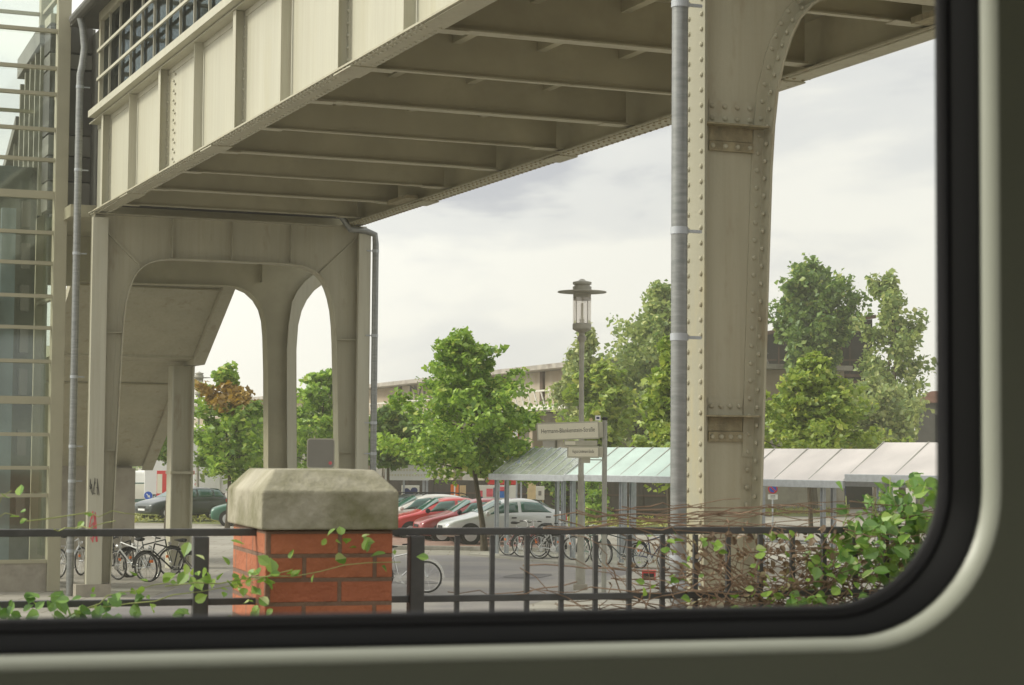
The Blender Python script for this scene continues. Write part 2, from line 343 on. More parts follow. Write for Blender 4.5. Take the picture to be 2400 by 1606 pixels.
# ================================================================== FOOTBRIDGE
H0, H1 = 7.75, 9.62            # underside and top of the plate girders
UA, UB = 7.55, 13.27           # outer edges of the two girders
V0, V1 = 2.0, 40.9             # the bridge runs from above the train to the station hall
OB = (10.4, 40.5, H0)
bridge = thing('footbridge', 'long cream steel plate girder footbridge with a glazed gallery on top', 'footbridge', B(*OB), BR)
def bb(mb, name, m, parent=None, **k): return mb.build(name, m, parent or bridge, OB, **k)
beams_v = [3.55 + 2.575 * i for i in range(15)]
def girder(uo, sgn, near):
    ui = uo + sgn * .37; uw = uo + sgn * .175
    g = MB().box(min(uw, uw + sgn * .014), max(uw, uw + sgn * .014), V0, V1, H0 + .024, H1 - .024)
    go = bb(g, 'girder_web', M['cream'] if near else M['soffit'])  # far web takes the darkened paint: shade put into its colour
    f = MB().box(min(uo, ui), max(uo, ui), V0, V1, H0, H0 + .026)
    f.box(min(uo, ui) + .04, max(uo, ui) - .04, V0, V1 - 1.0, H0 - .018, H0 - .003)
    bb(f, 'bottom_flange', M['beige'] if near else M['beige'], go)
    f = MB().box(min(uo, ui) - .01, max(uo, ui) + .01, V0, V1, H1 - .026, H1)
    bb(f, 'top_flange', M['cream'], go)
    # angle irons along the web
    a = MB()
    so = -sgn
    x0, x1 = uw, uw + so * .012
    a.box(min(x0, x1), max(x0, x1), V0, V1, H0 + .026, H0 + .115); a.box(min(x0, x1), max(x0, x1), V0, V1, H1 - .12, H1 - .026)
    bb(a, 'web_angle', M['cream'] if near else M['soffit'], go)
    # stiffeners
    for i, v in enumerate(beams_v):
        m = MB()
        wide = (i % 2 == 0)
        x0, x1 = uw + so * .012, uo + sgn * .012
        m.box(min(x0, x1), max(x0, x1), v, v + .014, H0 + .028, H1 - .028)
        if wide:
            m.box(min(uw, uw + so * .02), max(uw, uw + so * .02), v - .09, v, H0 + .116, H1 - .121)
            m.box(min(uo + sgn * .008, uo + sgn * .018), max(uo + sgn * .008, uo + sgn * .018), v - .085, v + .085, H0 + .028, H1 - .028)
        bb(m, 'stiffener', M['cream'], go)
    # rivets: web stiffener rows and the flange rows seen from below
    r = MB()
    if near:
        for i, v in enumerate(beams_v):
            if i % 2 == 0 and v > 14:
                z = H0 + .15
                while z < H1 - .15: r.dome((uw + so * .02, v - .045, z), (so, 0, 0), .026, .018); z += .16
        v = 33.9
        z = H0 + .15
        while z < H1 - .15:
            for k in (0, .12): r.dome((uw + so * .012, v + k, z + k * .6), (so, 0, 0), .026, .018)
            z += .17
        v = 21.0
        while v < 40.5:
            for q, (uu, ph) in enumerate(((uo + .035, 0), (uo + .095, .06), (ui - .095, .06), (ui - .035, 0))):
                r.dome((uu, v + ph, H0 - (.018 if 0 < q < 3 else 0)), (0, 0, -1), .024, .02)
            v += .17
        bb(r, 'rivet', M['cream'], go)
    else:
        v = 22.0
        while v < 40.5:
            for q, uu in enumerate((uo - .04, uo - .10, ui + .10, ui + .04)):
                r.dome((uu, v + .06 * (q % 2), H0 - (.018 if 0 < q < 3 else 0)), (0, 0, -1), .026, .02)
            v += .19
        bb(r, 'rivet', M['rust'], go)
    return go
ga = girder(UA, 1, True); gb = girder(UB, -1, False)
# splice plates under the flanges
for v in (23.9, 31.0, 37.4):
    bb(MB().box(UA + .01, UA + .36, v - .35, v + .35, H0 - .036, H0 - .0185), 'splice_plate', M['beige'], ga)
    bb(MB().box(UB - .36, UB - .01, v - 1.75, v - 1.05, H0 - .036, H0 - .0185), 'splice_plate', M['beige'], gb)
# cross beams with bottom flanges, the deck and gussets
for i, v in enumerate(beams_v):
    th = .20 if i % 2 else .10
    m = MB().box(UA + .372, UB - .372, v - .006, v + .006, H0 + .10, 8.42)
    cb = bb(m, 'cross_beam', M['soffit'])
    bb(MB().box(UA + .372, UB - .372, v - th / 2, v + th / 2, H0 + .075, H0 + .098), 'beam_flange', M['beige'], cb)
    for u, s in ((UA + .372, 1), (UB - .372, -1)):
        g = MB()
        g.prism([(0, 0), (.42, .1), (.42, .25), (0, .7)], (u, v + .008, H0 + .10), (s, 0, 0), (0, 0, 1), (0, .012, 0))
        g.box(min(u - s * .1, u + s * .42), max(u - s * .1, u + s * .42), v - .11, v + .11, H0 + .063, H0 + .0745)
        bb(g, 'gusset', M['beige'], cb)
for u in (9.2, 10.4, 11.6):
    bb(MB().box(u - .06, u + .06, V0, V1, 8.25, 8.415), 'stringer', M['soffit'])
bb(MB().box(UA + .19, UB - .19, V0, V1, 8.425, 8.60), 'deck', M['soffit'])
for v in (22.9, 36.4, 18.3):
    lm = MB().box(UB - .62, UB - .38, v - .55, v + .55, H0 + .03, H0 + .10)
    bb(lm, 'drip_tray', M['rust'])
# gallery on top: plinth, mullions, rails, glazing, roof with gutter
bb(MB().box(UA - .15, UA + .20, V0, 40.3, H1 + .012, H1 + .145), 'gallery_plinth', M['cream'])
bb(MB().box(UB - .20, UB + .15, V0, 40.3, H1 + .012, H1 + .145), 'gallery_plinth', M['cream'])
bb(MB().box(UA + .21, UB - .21, V0, 40.3, H1 - .2, H1 - .03), 'gallery_floor', M['dark'])
for u, inn in ((UA + .10, 1), (UB - .10, -1)):
    v = 22.0
    fo = bb(MB().box(u - .06, u + .06, 21.5, 40.34, 11.62, 11.80), 'head_beam', M['beige'])
    while v < 40.4: bb(MB().box(u - .022, u + .022, v - .022, v + .022, H1 + .146, 11.62), 'gallery_mullion', M['mullion'], fo); v += 1.025
    bb(MB().box(u - .05, u + .05, 40.2, 40.34, H1 + .146, 11.62), 'end_post', M['beige'], fo)
    pn = MB().box(u + inn * .03, u + inn * .036, 21.5, 40.2, H1 + .15, 11.61)
    bb(pn, 'window_pane', M['galleryglass'], fo)
    for z in (10.42, 11.0):
        bb(MB().box(u - inn * .075 - .02, u - inn * .075 + .02, 21.5, 40.3, z - .028, z + .028), 'hand_rail', M['cream'], fo)
bb(MB().box(UA - .25, UB + .25, 21.5, 42.0, 11.81, 12.05), 'gallery_roof', M['dark'])
bb(MB().tube([(UA - .31, 21.5, 11.86), (UA - .31, 41.2, 11.80)], .11, 10), 'gutter', M['dark'])
for v in (26.1, 31.2, 36.4):
    bb(MB().box(UA + .6, UB - .6, v - .08, v + .08, 11.5, 11.78), 'roof_beam', M['dark'])
    for u in (UA + .5, UB - .6):
        bb(MB().box(u, u + .14, v - .09, v + .09, H1, 11.8), 'gallery_post', M['dark'])

# ================================================================== PORTAL FRAMES
INNER = [(0, 8.02), (2.9, 8.11), (4.54, 8.165), (5.24, 8.19), (5.62, 8.215), (5.92, 8.25), (6.18, 8.31), (6.38, 8.38), (6.54, 8.465), (6.67, 8.58), (6.77, 8.74), (6.835, 8.95), (6.86, 9.18), (6.87, 9.45)]
UC = 10.46
def portal(vw, label, detail=True):
    org = (UC, vw, 0)
    t = thing('portal_frame', label, 'portal frame', B(*org), BR, 'riveted portal frames under the footbridge')
    P = lambda mb, n, m, par=None, **k: mb.build(n, m, par or t, org, **k)
    mir = lambda u: 2 * UC - u
    inner = [(u, z) for z, u in INNER]; innr = [(mir(u), z) for u, z in inner][::-1]
    poly = [(7.6, 0), (7.6, 7.70), (mir(7.6), 7.70), (mir(7.6), 0)] + innr[::-1] + inner[::-1]
    web = MB().prism(poly, (0, vw - .008, 0), (1, 0, 0), (0, 0, 1), (0, .016, 0))
    w = P(web, 'web_plate', M['beige'])
    fl = MB().strip(inner + [(mir(9.40) - .0, 6.87)][:0] + innr, (vw - .165, vw + .165), .02)
    P(fl, 'arch_flange', M['beige'], smooth=True)
    for sgn, u in ((1, 7.58), (-1, mir(7.58))):
        P(MB().box(min(u, u + sgn * .02), max(u, u + sgn * .02), vw - .165, vw + .165, 0, 7.70), 'outer_flange', M['flangepaint'])
        P(MB().box(u - .25, u + .45 if sgn > 0 else u + .25, vw - .3, vw + .3, -.05, .25) if sgn > 0 else MB().box(u - .45, u + .25, vw - .3, vw + .3, -.05, .25), 'footing', M['concrete'])
    # angle irons on the web, both sides of each leg
    rv = MB()
    for s in (1, -1):
        q = (lambda u: u) if s > 0 else mir
        for face in (-1, 1):
            y0, y1 = (vw - .022, vw - .009) if face < 0 else (vw + .009, vw + .022)
            an = MB(); an.box(min(q(7.601), q(7.69)), max(q(7.601), q(7.69)), y0, y1, .25, 7.69); P(an, 'angle_iron', M['beige']); an = MB()
            pl = [(q(u), z) for u, z in inner[1:]]; po = [(q(u - .10 if z < 6 else u - .10 * max(0, (6.9 - z) / .9)), z + (0 if z < 5.6 else .10 * min(1, (z - 5.6) / .9))) for u, z in inner[1:]]
            an.prism(pl + po[::-1], (0, y0, 0), (1, 0, 0), (0, 0, 1), (0, y1 - y0, 0)); P(an, 'angle_iron', M['beige'])
        # rivets along both edges of the leg and on both flanges
        z = 1.2
        while z < 7.5:
            if s < 0: rv.dome((q(7.645), vw - .022, z), (0, -1, 0))
            z += .15
        def ui(z):
            for (za, ua), (zb, ub) in zip(INNER, INNER[1:]):
                if za <= z <= zb: return ua + (ub - ua) * (z - za) / (zb - za)
            return INNER[-1][1]
        z = 1.2
        while z < 6.86:
            rv.dome((q(ui(z) - .048), vw - .022, z + (.05 if z > 6.2 else 0)), (0, -1, 0))
            d = -s
            rv.dome((q(ui(z + .07) - .021), vw - .10, z + .07), (d, 0, 0), .02, .014)
            z += .145 if z < 6 else .11
        z = 1.0
        while z < 7.6:
            rv.dome((q(7.58), vw - .11, z), (-s, 0, 0), .022, .018); rv.dome((q(7.58), vw + .11, z), (-s, 0, 0), .022, .018); z += .125
        # horizontal stiffening plates with their riveted bands
        for zc in (3.22, 5.60):
            if not detail: P(MB().box(*sorted((q(7.603), q(ui(zc) - .022))), vw - .15, vw - .0225, zc - .3, zc - .286), 'stiffening_plate', M['beige']); continue
            rb = MB(); a, b = sorted((q(7.603), q(ui(zc) - .022)))
            rb.box(a, b, vw - .15, vw - .0225, zc, zc + .014)
            rb.box(a + (.09 if s > 0 else .09), b - .09, vw - .035, vw - .009, zc - .20, zc - .12)
            rb.box(a + .09, b - .09, vw - .024, vw - .009, zc - .115, zc - .001)
            P(MB().box(a + .09, b - .09, vw - .024, vw - .009, zc + .015, zc + (.22 if zc > 5 else .15)), 'splice_plate', M['beige'])
            for kx in range(4):
                uu = a + .12 + (b - a - .24) * kx / 3
                for dz in (.07, .17) if zc > 5 else (.09,): rv.dome((uu, vw - .024, zc + dz), (0, -1, 0), .024, .018)
                rv.dome((uu, vw - .035, zc - .16), (0, -1, 0), .022, .016)
            P(rb, 'stiffening_plate', M['rust'])
    if detail: P(rv, 'rivet', M['beige'], smooth=True)
    # shoulders and beam stiffeners
    for s in (1, -1):
        q = (lambda u: u) if s > 0 else mir
        sh = MB(); sh.bar((q(7.66), vw - .03, 7.55), (q(8.55), vw - .03, 6.70), .04, .05, (0, 1, 0)); P(sh, 'shoulder_brace', M['beige'])
    for u in (9.2, 10.46, mir(9.2)):
        sh = MB(); sh.box(u - .008, u + .008, vw - .12, vw - .0085, 6.89, 7.69); P(sh, 'web_stiffener', M['beige'])
    P(MB().box(7.56, mir(7.56), vw - .165, vw + .165, 7.702, 7.727), 'beam_flange', M['beige'])
    for u in (7.74, mir(7.74)):
        P(MB().box(u - .16, u + .16, vw - .14, vw + .14, 7.728, 7.748 - .02), 'bearing_plate', M['rust'])
    return t, P, mir
near_t, Pn, _ = portal(14.4, 'large riveted steel portal frame close by, its leg beside the thick zinc downpipe')
far_t, Pf, mirf = portal(40.5, 'portal frame of box legs and a wide arch carrying the end of the footbridge', False)
for u0, u1 in ((7.535, 7.84), (mirf(7.76), mirf(7.50))):
    Pf(MB().box(u0, u1, 40.22, 40.33, .1, 7.62), 'cover_post', M['cream'])
# graffiti on the far leg
def scribble(name, m, parent, loc, rot, w, h, seed, r=.012, n=3):
    q = random.Random(seed); mb = MB()
    for k in range(n):
        pts = []; x = (k + .2) * w / n
        for i in range(7): pts.append((x + q.uniform(-.4, .6) * w / n, 0, q.uniform(0, h)))
        mb.tube(pts, r, 4)
    o = mb.build(name, m, parent); o.location = loc; o.rotation_euler = rot; return o
scribble('graffiti', M['pink'], far_t, (7.58 - UC, 40.213 - 40.5, 1.0), (0, 0, 0), .2, .75, 5, .011, 2)
scribble('graffiti', M['ink'], far_t, (7.58 - UC, 40.213 - 40.5, 2.0), (0, 0, 0), .2, .4, 9, .008, 3)

# third frame behind, twin arches with a broad leg between them
v3 = 45.0
o3 = (10.4, v3, 0)
t3 = thing('twin_arch_pier', 'shaded steel pier with twin arches standing behind the wide portal arch', 'bridge pier', B(*o3), BR)
vw_ = lambda pts: [Vp(x * 1.02433, y * 1.02433, v3) for x, y in pts]
A1 = vw_([(290, 648), (400, 651), (510, 653), (540, 657), (565, 668), (584, 686), (597, 708), (604, 735), (607, 770), (609, 850), (610, 1070)])
A2 = vw_([(672, 1070), (671, 900), (671, 800), (675, 745), (683, 712), (695, 687), (712, 665), (735, 648), (765, 636)])
A1.append((A1[-1][0] + .03, 0)); A2.insert(0, (A2[0][0] - .01, 0))
poly = [(A1[0][0] - 1.2, 8.0), (A1[0][0] - 1.2, A1[0][1])] + A1 + A2 + [(A2[-1][0] + .3, A2[-1][1] + .03), (A2[-1][0] + .3, 8.0)]
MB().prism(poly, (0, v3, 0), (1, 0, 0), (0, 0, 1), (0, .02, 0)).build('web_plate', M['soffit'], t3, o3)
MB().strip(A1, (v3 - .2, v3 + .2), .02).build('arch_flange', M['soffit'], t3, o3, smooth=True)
MB().strip(A2, (v3 - .2, v3 + .2), .02).build('arch_flange', M['beige'], t3, o3, smooth=True)
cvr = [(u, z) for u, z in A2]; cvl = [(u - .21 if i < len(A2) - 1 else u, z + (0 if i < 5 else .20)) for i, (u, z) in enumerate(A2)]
MB().prism(cvr + cvl[::-1], (0, v3 - .202, 0), (1, 0, 0), (0, 0, 1), (0, .03, 0)).build('lit_flange_strip', M['cream'], t3, o3)  # added paler plate, the lit strip of the flange put into its colour
MB().box(A1[6][0] - .03, A1[6][0] - .01, v3 - .19, v3 - .001, A1[2][1] + .1, 8.0).build('web_stiffener', M['soffit'], t3, o3)
MB().box(6.75, 7.3, v3 - .15, v3 + .15, 0, 6.6).build('outer_leg', M['beige'], t3, o3)
MB().box(6.75, A1[0][0] - 1.2, v3 - .12, v3 + .12, 6.6, 8.0).build('outer_beam', M['soffit'], t3, o3)
MB().box(6.65, 7.45, v3 - .4, v3 + .4, 0, .5).build('footing', M['concrete'], t3, o3)

# ================================================================== STATION HALL
oS = (10.4, 44.5, 7.6)
hall = thing('station_hall', 'dark clad entrance hall of the station at the end of the footbridge', 'station building', B(*oS), BR)
S = lambda mb, n, m, par=None, **k: mb.build(n, m, par or hall, oS, **k)
S(MB().box(7.9, 13.2, 41.4, 52.0, 7.98, 11.80), 'hall_wall', M['dark'])
S(MB().box(7.25, 13.3, 41.2, 57.0, 7.72, 7.97), 'floor_slab', M['soffit'])
for z0, z1, m in ((8.0, 8.6, 'band'), (8.64, 9.15, 'dark'), (9.18, 9.6, 'band'), (9.64, 11.0, 'dark'), (11.05, 11.35, 'band'), (11.4, 11.95, 'dark'), (12.0, 12.2, 'beige')):
    S(MB().box(7.0, 7.89, 42.6, 43.4, z0, z1), 'cladding_panel', M[m])
for i, v in enumerate((43.5, 44.2, 44.9, 45.6, 46.3)):
    S(MB().box(6.95, 7.05, v, v + .1, 7.98, 11.9 - .15 * i), 'side_mullion', M['mullion'])
S(MB().box(7.06, 7.07, 43.5, 46.4, 8.0, 11.3), 'window_pane', M['galleryglass'])
S(MB().prism([(43.4, 12.1), (46.5, 11.9), (46.5, 11.45), (43.4, 11.7)], (6.9, 0, 0), (0, 1, 0), (0, 0, 1), (1.2, 0, 0)), 'side_roof', M['band'])
# covered stair going down behind the lift: sloping glazed side
S(MB().prism([(46.6, 10.6), (57.5, 5.4), (57.5, 5.15), (46.6, 10.35)], (6.9, 0, 0), (0, 1, 0), (0, 0, 1), (1.3, 0, 0)), 'stair_roof', M['band'])
for i in range(9):
    v = 47.2 + 1.2 * i; zt = 10.35 - (v - 46.6) * .477
    S(MB().box(6.97, 7.05, v, v + .07, zt - 2.1, zt + .02), 'stair_mullion', M['mullion'])
S(MB().bar((6.93, 46.6, 9.1), (6.93, 57.5, 3.9), .05, .07), 'stair_rail', M['cream'])

# ================================================================== STAIR FLIGHT
oT = (10.4, 50.0, 0)
st = thing('stair_flight', 'steel stair flight seen from below, coming down from the footbridge to the street', 'stairs', B(*oT), BR)
T = lambda mb, n, m, par=None, **k: mb.build(n, m, par or st, oT, **k)
ZS = lambda v: 6.80 - (v - 46.0) * .575 if v < 49 else 5.07 - (v - 49.6) * .372
up = MB().prism([(45.4, 7.30), (46.0, 6.95), (49.0, 5.22), (49.0, 5.40), (46.0, 7.3), (45.4, 7.6)], (8.2, 0, 0), (0, 1, 0), (0, 0, 1), (3.5, 0, 0))
T(up, 'upper_soffit', M['beige'])
T(MB().prism([(45.4, 7.15), (46.0, 6.80), (48.95, 5.08), (49.95, 5.08), (49.95, 6.2), (49.0, 6.3), (45.4, 8.2)], (11.71, 0, 0), (0, 1, 0), (0, 0, 1), (.30, 0, 0)), 'stringer', M['beige'])
T(MB().prism([(48.9, 5.22), (50.0, 5.17), (54.7, 2.50), (54.7, 2.75), (50.0, 5.5), (48.9, 5.42)], (8.2, 0, 0), (0, 1, 0), (0, 0, 1), (3.5, 0, 0)), 'lower_soffit', M['beige'])
T(MB().prism([(49.96, 5.08), (54.7, 2.39), (54.7, 3.6), (49.96, 6.2)], (11.712, 0, 0), (0, 1, 0), (0, 0, 1), (.296, 0, 0)), 'stringer', M['beige'])
for v in (46.3, 50.9):
    z = (6.95 - (v - 46) * .577) if v < 49 else (5.17 - (v - 50) * .568)
    T(MB().box(8.22, 11.68, v - .02, v + .02, z - .05, z - .012), 'joint_strip', M['soffit'])
T(MB().box(8.3, 11.45, 54.72, 55.0, .0, 2.6), 'foot_wall', M['concrete'])
T(MB().box(10.7, 11.43, 54.2, 54.70, 0, 2.45), 'foot_column', M['concrete'])
T(MB().box(8.3, 11.4, 55.02, 55.1, 0, 2.5), 'foot_panel', M['beige'])
T(MB().box(11.34, 11.86, 49.6, 49.9, 0, 5.07), 'support_post', M['beige'])
T(MB().box(11.32, 11.36, 49.45, 49.94, 0, 5.06), 'post_flange', M['cream'])
T(MB().box(11.84, 11.88, 49.45, 49.94, 0, 5.06), 'post_flange', M['cream'])
T(MB().box(11.30, 11.90, 49.42, 49.98, 2.35, 2.42), 'post_collar', M['beige'])

# ================================================================== DOWNPIPES
def pipe(name_label, u, v, r, z0, z1, m, joints, top=None, group='zinc downpipes on the steel legs', side=1):
    t = thing('downpipe', name_label, 'downpipe', B(u, v, z0), BR, group)
    o = (u, v, z0)
    pts = [(u, v, z0), (u, v, z1)] + (top or [])
    MB().tube(pts, r, 16).build('pipe', m, t, o, smooth=True)
    for z in joints:
        b = MB().lathe([(r, -.03), (r * 1.1, -.028), (r * 1.1, .028), (r, .03)], (u, v, z), n=16)
        b.box(u, u + side * (r + .13), v - .012, v + .012, z - .012, z + .012)
        b.build('pipe_clamp', M['galv'], t, o, smooth=True)
    return t
pz = lambda y: at(1588, y, 15.9).z
pipe('thick zinc downpipe clamped to the close riveted steel leg', 7.335, 14.2, .066, 0, 12.0, M['zinc'], [pz(790), pz(540), pz(8), pz(1310), pz(1372)], side=1)
pipe('thin zinc downpipe with a bent head beside the arch at the bridge end', 13.52, 40.2, .068, 0, 7.35, M['zinc'], [1.2, 2.9, 3.55, 5.4, 7.2], top=[(13.50, 40.2, 7.55), (13.30, 40.2, 7.62), (12.95, 40.2, 7.64), (12.75, 40.2, 7.9)], side=-1)
pipe('long zinc downpipe dropping from the gallery gutter beside the lift tower', 7.28, 40.6, .075, 0, 10.55, M['zinc'], [.9, 2.3, 3.0, 4.4, 6.9, 8.6, 10.3], top=[(7.32, 40.6, 10.75), (7.36, 40.6, 11.1), (7.32, 40.6, 11.5), (7.26, 40.6, 11.75)], side=1)

# ================================================================== LIFT TOWER
oL = (6.1, 43.0, 0)
lift = thing('lift_tower', 'glazed lift tower with a beige steel frame beside the footbridge', 'lift tower', B(*oL), BR)
Lf = lambda mb, n, m, par=None, **k: mb.build(n, m, par or lift, oL, **k)
for u0, v0 in ((7.06, 42.0), (4.4, 42.0), (7.06, 44.3), (4.4, 44.3)):
    Lf(MB().box(u0, u0 + .27, v0, v0 + .27, 0, 13.0), 'corner_post', M['liftsteel'], bev=.012)
zl = [12.55, 11.71, 10.92, 10.37, 9.62, 8.98, 8.24, 7.45, 6.81, 6.12, 5.46, 4.76, 3.95, 3.24, 2.55, 1.98, 1.24, .62]
for z in zl:
    h = .16 if z in (3.95, 8.24, 7.45, .62) and z in (3.95, 8.24) else .075
    Lf(MB().box(4.67, 7.055, 42.04, 42.16, z - h / 2, z + h / 2), 'front_transom', M['liftsteel'])
    if z in (12.55, 10.37, 8.24, 6.12, 3.95, 1.98):
        Lf(MB().box(4.67, 7.055, 44.4, 44.52, z - .035, z + .035), 'back_transom', M['liftsteel'])
        for u in (7.10, 4.46): Lf(MB().box(u, u + .1, 42.28, 44.29, z - .035, z + .035), 'side_transom', M['liftsteel'])
Lf(MB().box(4.68, 7.05, 42.20, 42.21, .66, 12.9), 'front_pane', M['liftglass'])
Lf(MB().box(7.22, 7.23, 42.3, 44.28, .66, 12.9), 'side_pane', M['liftglass'])
Lf(MB().box(4.68, 7.05, 42.06, 42.18, 0, .58), 'plinth', M['concrete'])
Lf(MB().box(6.2, 6.5, 43.5, 43.7, 0, 8.1), 'guide_column', mat('blue_grey_steel', (.20, .25, .26), rough=.5))
for z in (1.5, 2.8, 4.1, 5.0, 5.9, 6.8, 7.7):
    Lf(MB().box(6.62, 6.80, 43.45, 43.6, z, z + .55), 'guide_bracket', M['band'])
Lf(MB().box(4.7, 7.03, 44.2, 44.27, .1, 9.1), 'back_panel', mat('grey_green_panel', (.125, .135, .105), rough=.6, var=.35, scale=1.4))
Lf(MB().box(4.9, 6.15, 43.2, 44.1, 3.7, 6.2), 'lift_car', M['band'])
Lf(MB().box(5.2, 5.9, 43.15, 43.19, 3.8, 5.9), 'lift_door', M['galv'])
Lf(MB().bar((5.62, 42.6, .7), (5.62, 42.6, 3.0), .04, .04).bar((4.9, 42.6, 2.78), (5.62, 42.6, 2.78), .04, .04).bar((4.9, 42.6, 1.5), (5.62, 42.6, 1.5), .04, .04), 'lift_barrier', M['galv'])
# ================================================================== TRAIN CARRIAGE (the photograph is taken from inside it)
TA = R(17.0)
TT = Vector((math.cos(TA), math.sin(TA), 0)); TM = Vector((-math.sin(TA), math.cos(TA), 0))
def K(p, q, z=0.0): return TT * p + TM * q + Vector((0, 0, z))
oC = (0, 0, 1.72)
car = thing('train_carriage', 'dim train carriage interior with a rounded window in a grey green wall', 'train', K(*oC), TA)
X = lambda mb, n, m, par=None, **k: mb.build(n, m, par or car, oC, **k)
def rrect(p0, p1, z0, z1, r, n=14):
    out = []
    for cx, cz, a0 in ((p1 - r, z0 + r, -90), (p1 - r, z1 - r, 0), (p0 + r, z1 - r, 90), (p0 + r, z0 + r, 180)):
        for i in range(n + 1):
            a = R(a0 + 90 * i / n); out.append((cx + r * math.cos(a), cz + r * math.sin(a)))
    return out
WP0, WP1, WZ0, WZ1, WR = -1.05, .853, 2.775, 3.64, .105
def loop(off, q): return [(x, q, z) for x, z in rrect(WP0 - off, WP1 + off, WZ0 - off, WZ1 + off, max(.003, WR + off * .8))]
def ring(loops):
    mb = MB(); k = len(loops[0])
    for lp in loops: mb.v += lp
    for i in range(len(loops) - 1):
        for j in range(k): mb.f.append((i * k + j, i * k + (j + 1) % k, (i + 1) * k + (j + 1) % k, (i + 1) * k + j))
    return mb
outer = [(x, z) for x, z in rrect(-3.4, 2.6, 1.72, 3.98, .002)]
win = X(ring([loop(.012, 1.546), loop(.002, 1.541), loop(-.001, 1.537), loop(.001, 1.534), loop(.006, 1.530), loop(.009, 1.531)]), 'window_lip', M['lip'], smooth=True, sharp=60)
X(ring([loop(.009, 1.532), loop(.0105, 1.526), loop(.013, 1.520), loop(.0185, 1.507), loop(.022, 1.503), loop(.0235, 1.505)]), 'window_seal', M['rubber'], win, smooth=True, sharp=60)
X(ring([loop(.0225, 1.506), loop(.024, 1.500), loop(.0275, 1.494), loop(.031, 1.490), loop(.0335, 1.489), loop(.035, 1.492)]), 'window_trim', M['trim'], win, smooth=True, sharp=60)
X(ring([loop(.034, 1.491), [(x, 1.491, z) for x, z in outer], [(x, 1.62, z) for x, z in outer], loop(.11, 1.62), loop(.013, 1.546)]), 'side_wall', M['panel'])
pane = bpy.data.materials.new('window_pane_glass'); pane.use_nodes = True
for n in list(pane.node_tree.nodes): pane.node_tree.nodes.remove(n)
po = pane.node_tree.nodes.new('ShaderNodeOutputMaterial'); pt = pane.node_tree.nodes.new('ShaderNodeBsdfTransparent'); pt.inputs['Color'].default_value = (.985, 1.0, .97, 1)
pane.node_tree.links.new(pt.outputs[0], po.inputs['Surface'])
lp = loop(.006, 1.540); mbp = MB(); mbp.v = lp; mbp.f = [tuple(range(len(lp)))]
X(mbp, 'window_pane', pane, win)
X(MB().box(-3.4, 2.6, -1.25, 1.486, 1.66, 1.72), 'carriage_floor', M['panel'])
X(MB().box(-3.4, 2.6, -1.25, 1.486, 3.98, 4.06), 'carriage_ceiling', M['trim'])
X(MB().box(-3.46, -3.4, -1.25, 1.6, 1.72, 3.98), 'end_wall', M['panel']); X(MB().box(2.6, 2.66, -1.25, 1.6, 1.72, 3.98), 'end_wall', M['panel'])
ow = MB().box(-3.4, 2.6, -1.25, -1.19, 1.72, 2.45).box(-3.4, 2.6, -1.25, -1.19, 3.66, 3.98)
for a, b in ((-3.4, -3.1), (-1.02, -.9), (1.0, 1.15), (2.45, 2.6)): ow.box(a, b, -1.25, -1.19, 2.451, 3.659)
X(ow, 'opposite_wall', M['panel'])

# ================================================================== RAILWAY LAND, FENCE, PILLAR
emb = MB().prism([(-40, -1), (6.75, -1), (6.75, .95), (-40, .95)], K(-60, 0), tuple(TM), (0, 0, 1), tuple(TT * 120))
tag(emb.build('railway_embankment', M['ballast']), kind='structure')
rw = thing('retaining_wall', 'low brick parapet wall under the iron fence beside the track', 'wall', K(0, 7.06, 0), TA)
MB().box(-14, 14, -.2, .2, 0, 2.08).build('brickwork', M['brick'], rw)
MB().box(-14, 14, -.25, .25, 2.083, 2.14).build('coping', M['sandstone'], rw)

oP = (1.466, 7.12, 1.631)
pil = thing('brick_pillar', 'square red brick fence pillar with a chamfered stone cap', 'pillar', K(*oP), TA)
MB().box(1.215, 1.665, 6.86, 7.56, 2.14, 2.632).build('brick_shaft', M['brick'], pil, oP, bev=.006)
cp = MB()
a = [(1.195, 6.835), (1.680, 6.835), (1.680, 7.585), (1.195, 7.585)]
lv = [(0, 2.6345), (0, 2.640 + .128), (.062, 2.842)]
for o_, z in lv:
    for (x, y) in a: cp.v.append((x + (o_ if x < 1.4 else -o_), y + (o_ * 1.8 if y < 7.1 else -o_ * 1.8), z))
cp.f = [(3, 2, 1, 0), (8, 9, 10, 11)] + [(4 * i + j, 4 * i + (j + 1) % 4, 4 * i + 4 + (j + 1) % 4, 4 * i + 4 + j) for i in range(2) for j in range(4)]
cp.build('stone_cap', M['sandstone'], pil, oP, bev=.007)

def fence(name_label, p0, p1, bars, posts, top=True):
    o = ((p0 + p1) / 2, 7.06, 2.14)
    t = thing('iron_fence', name_label, 'fence', K(*o), TA, 'iron fence panels along the track')
    MB().box(p0, p1, 7.045, 7.075, 2.606, 2.632).build('top_rail', M['iron'], t, o, bev=.003)
    MB().box(p0, p1, 7.045, 7.075, 2.364, 2.388).build('bottom_rail', M['iron'], t, o, bev=.003)
    first = None
    for p in bars:
        if first is None:
            first = MB().box(-.0085, .0085, -.0085, .0085, -.222, .215).build('bar', M['iron'], t); b = first
        else:
            b = first.copy(); C.objects.link(b); b.parent = t
        b.location = (p - o[0], 7.06 - o[1], 2.3885 + .0 - o[2])
    for p in posts:
        MB().box(p - .027, p + .027, 7.033, 7.087, 2.14, 2.604).build('post', M['iron'], t, o, bev=.004)
    return t
fence('iron fence panel with only two rails and one post, overgrown by vine shoots', -3.2, 1.243, [], [-1.4, 1.02])
pa = 1.955
fence('iron fence panel of slim upright bars on two rails, running into dry vine', 1.69, 8.2, [pa + .1337 * i for i in range(44)], [1.80, 4.62, 6.5])

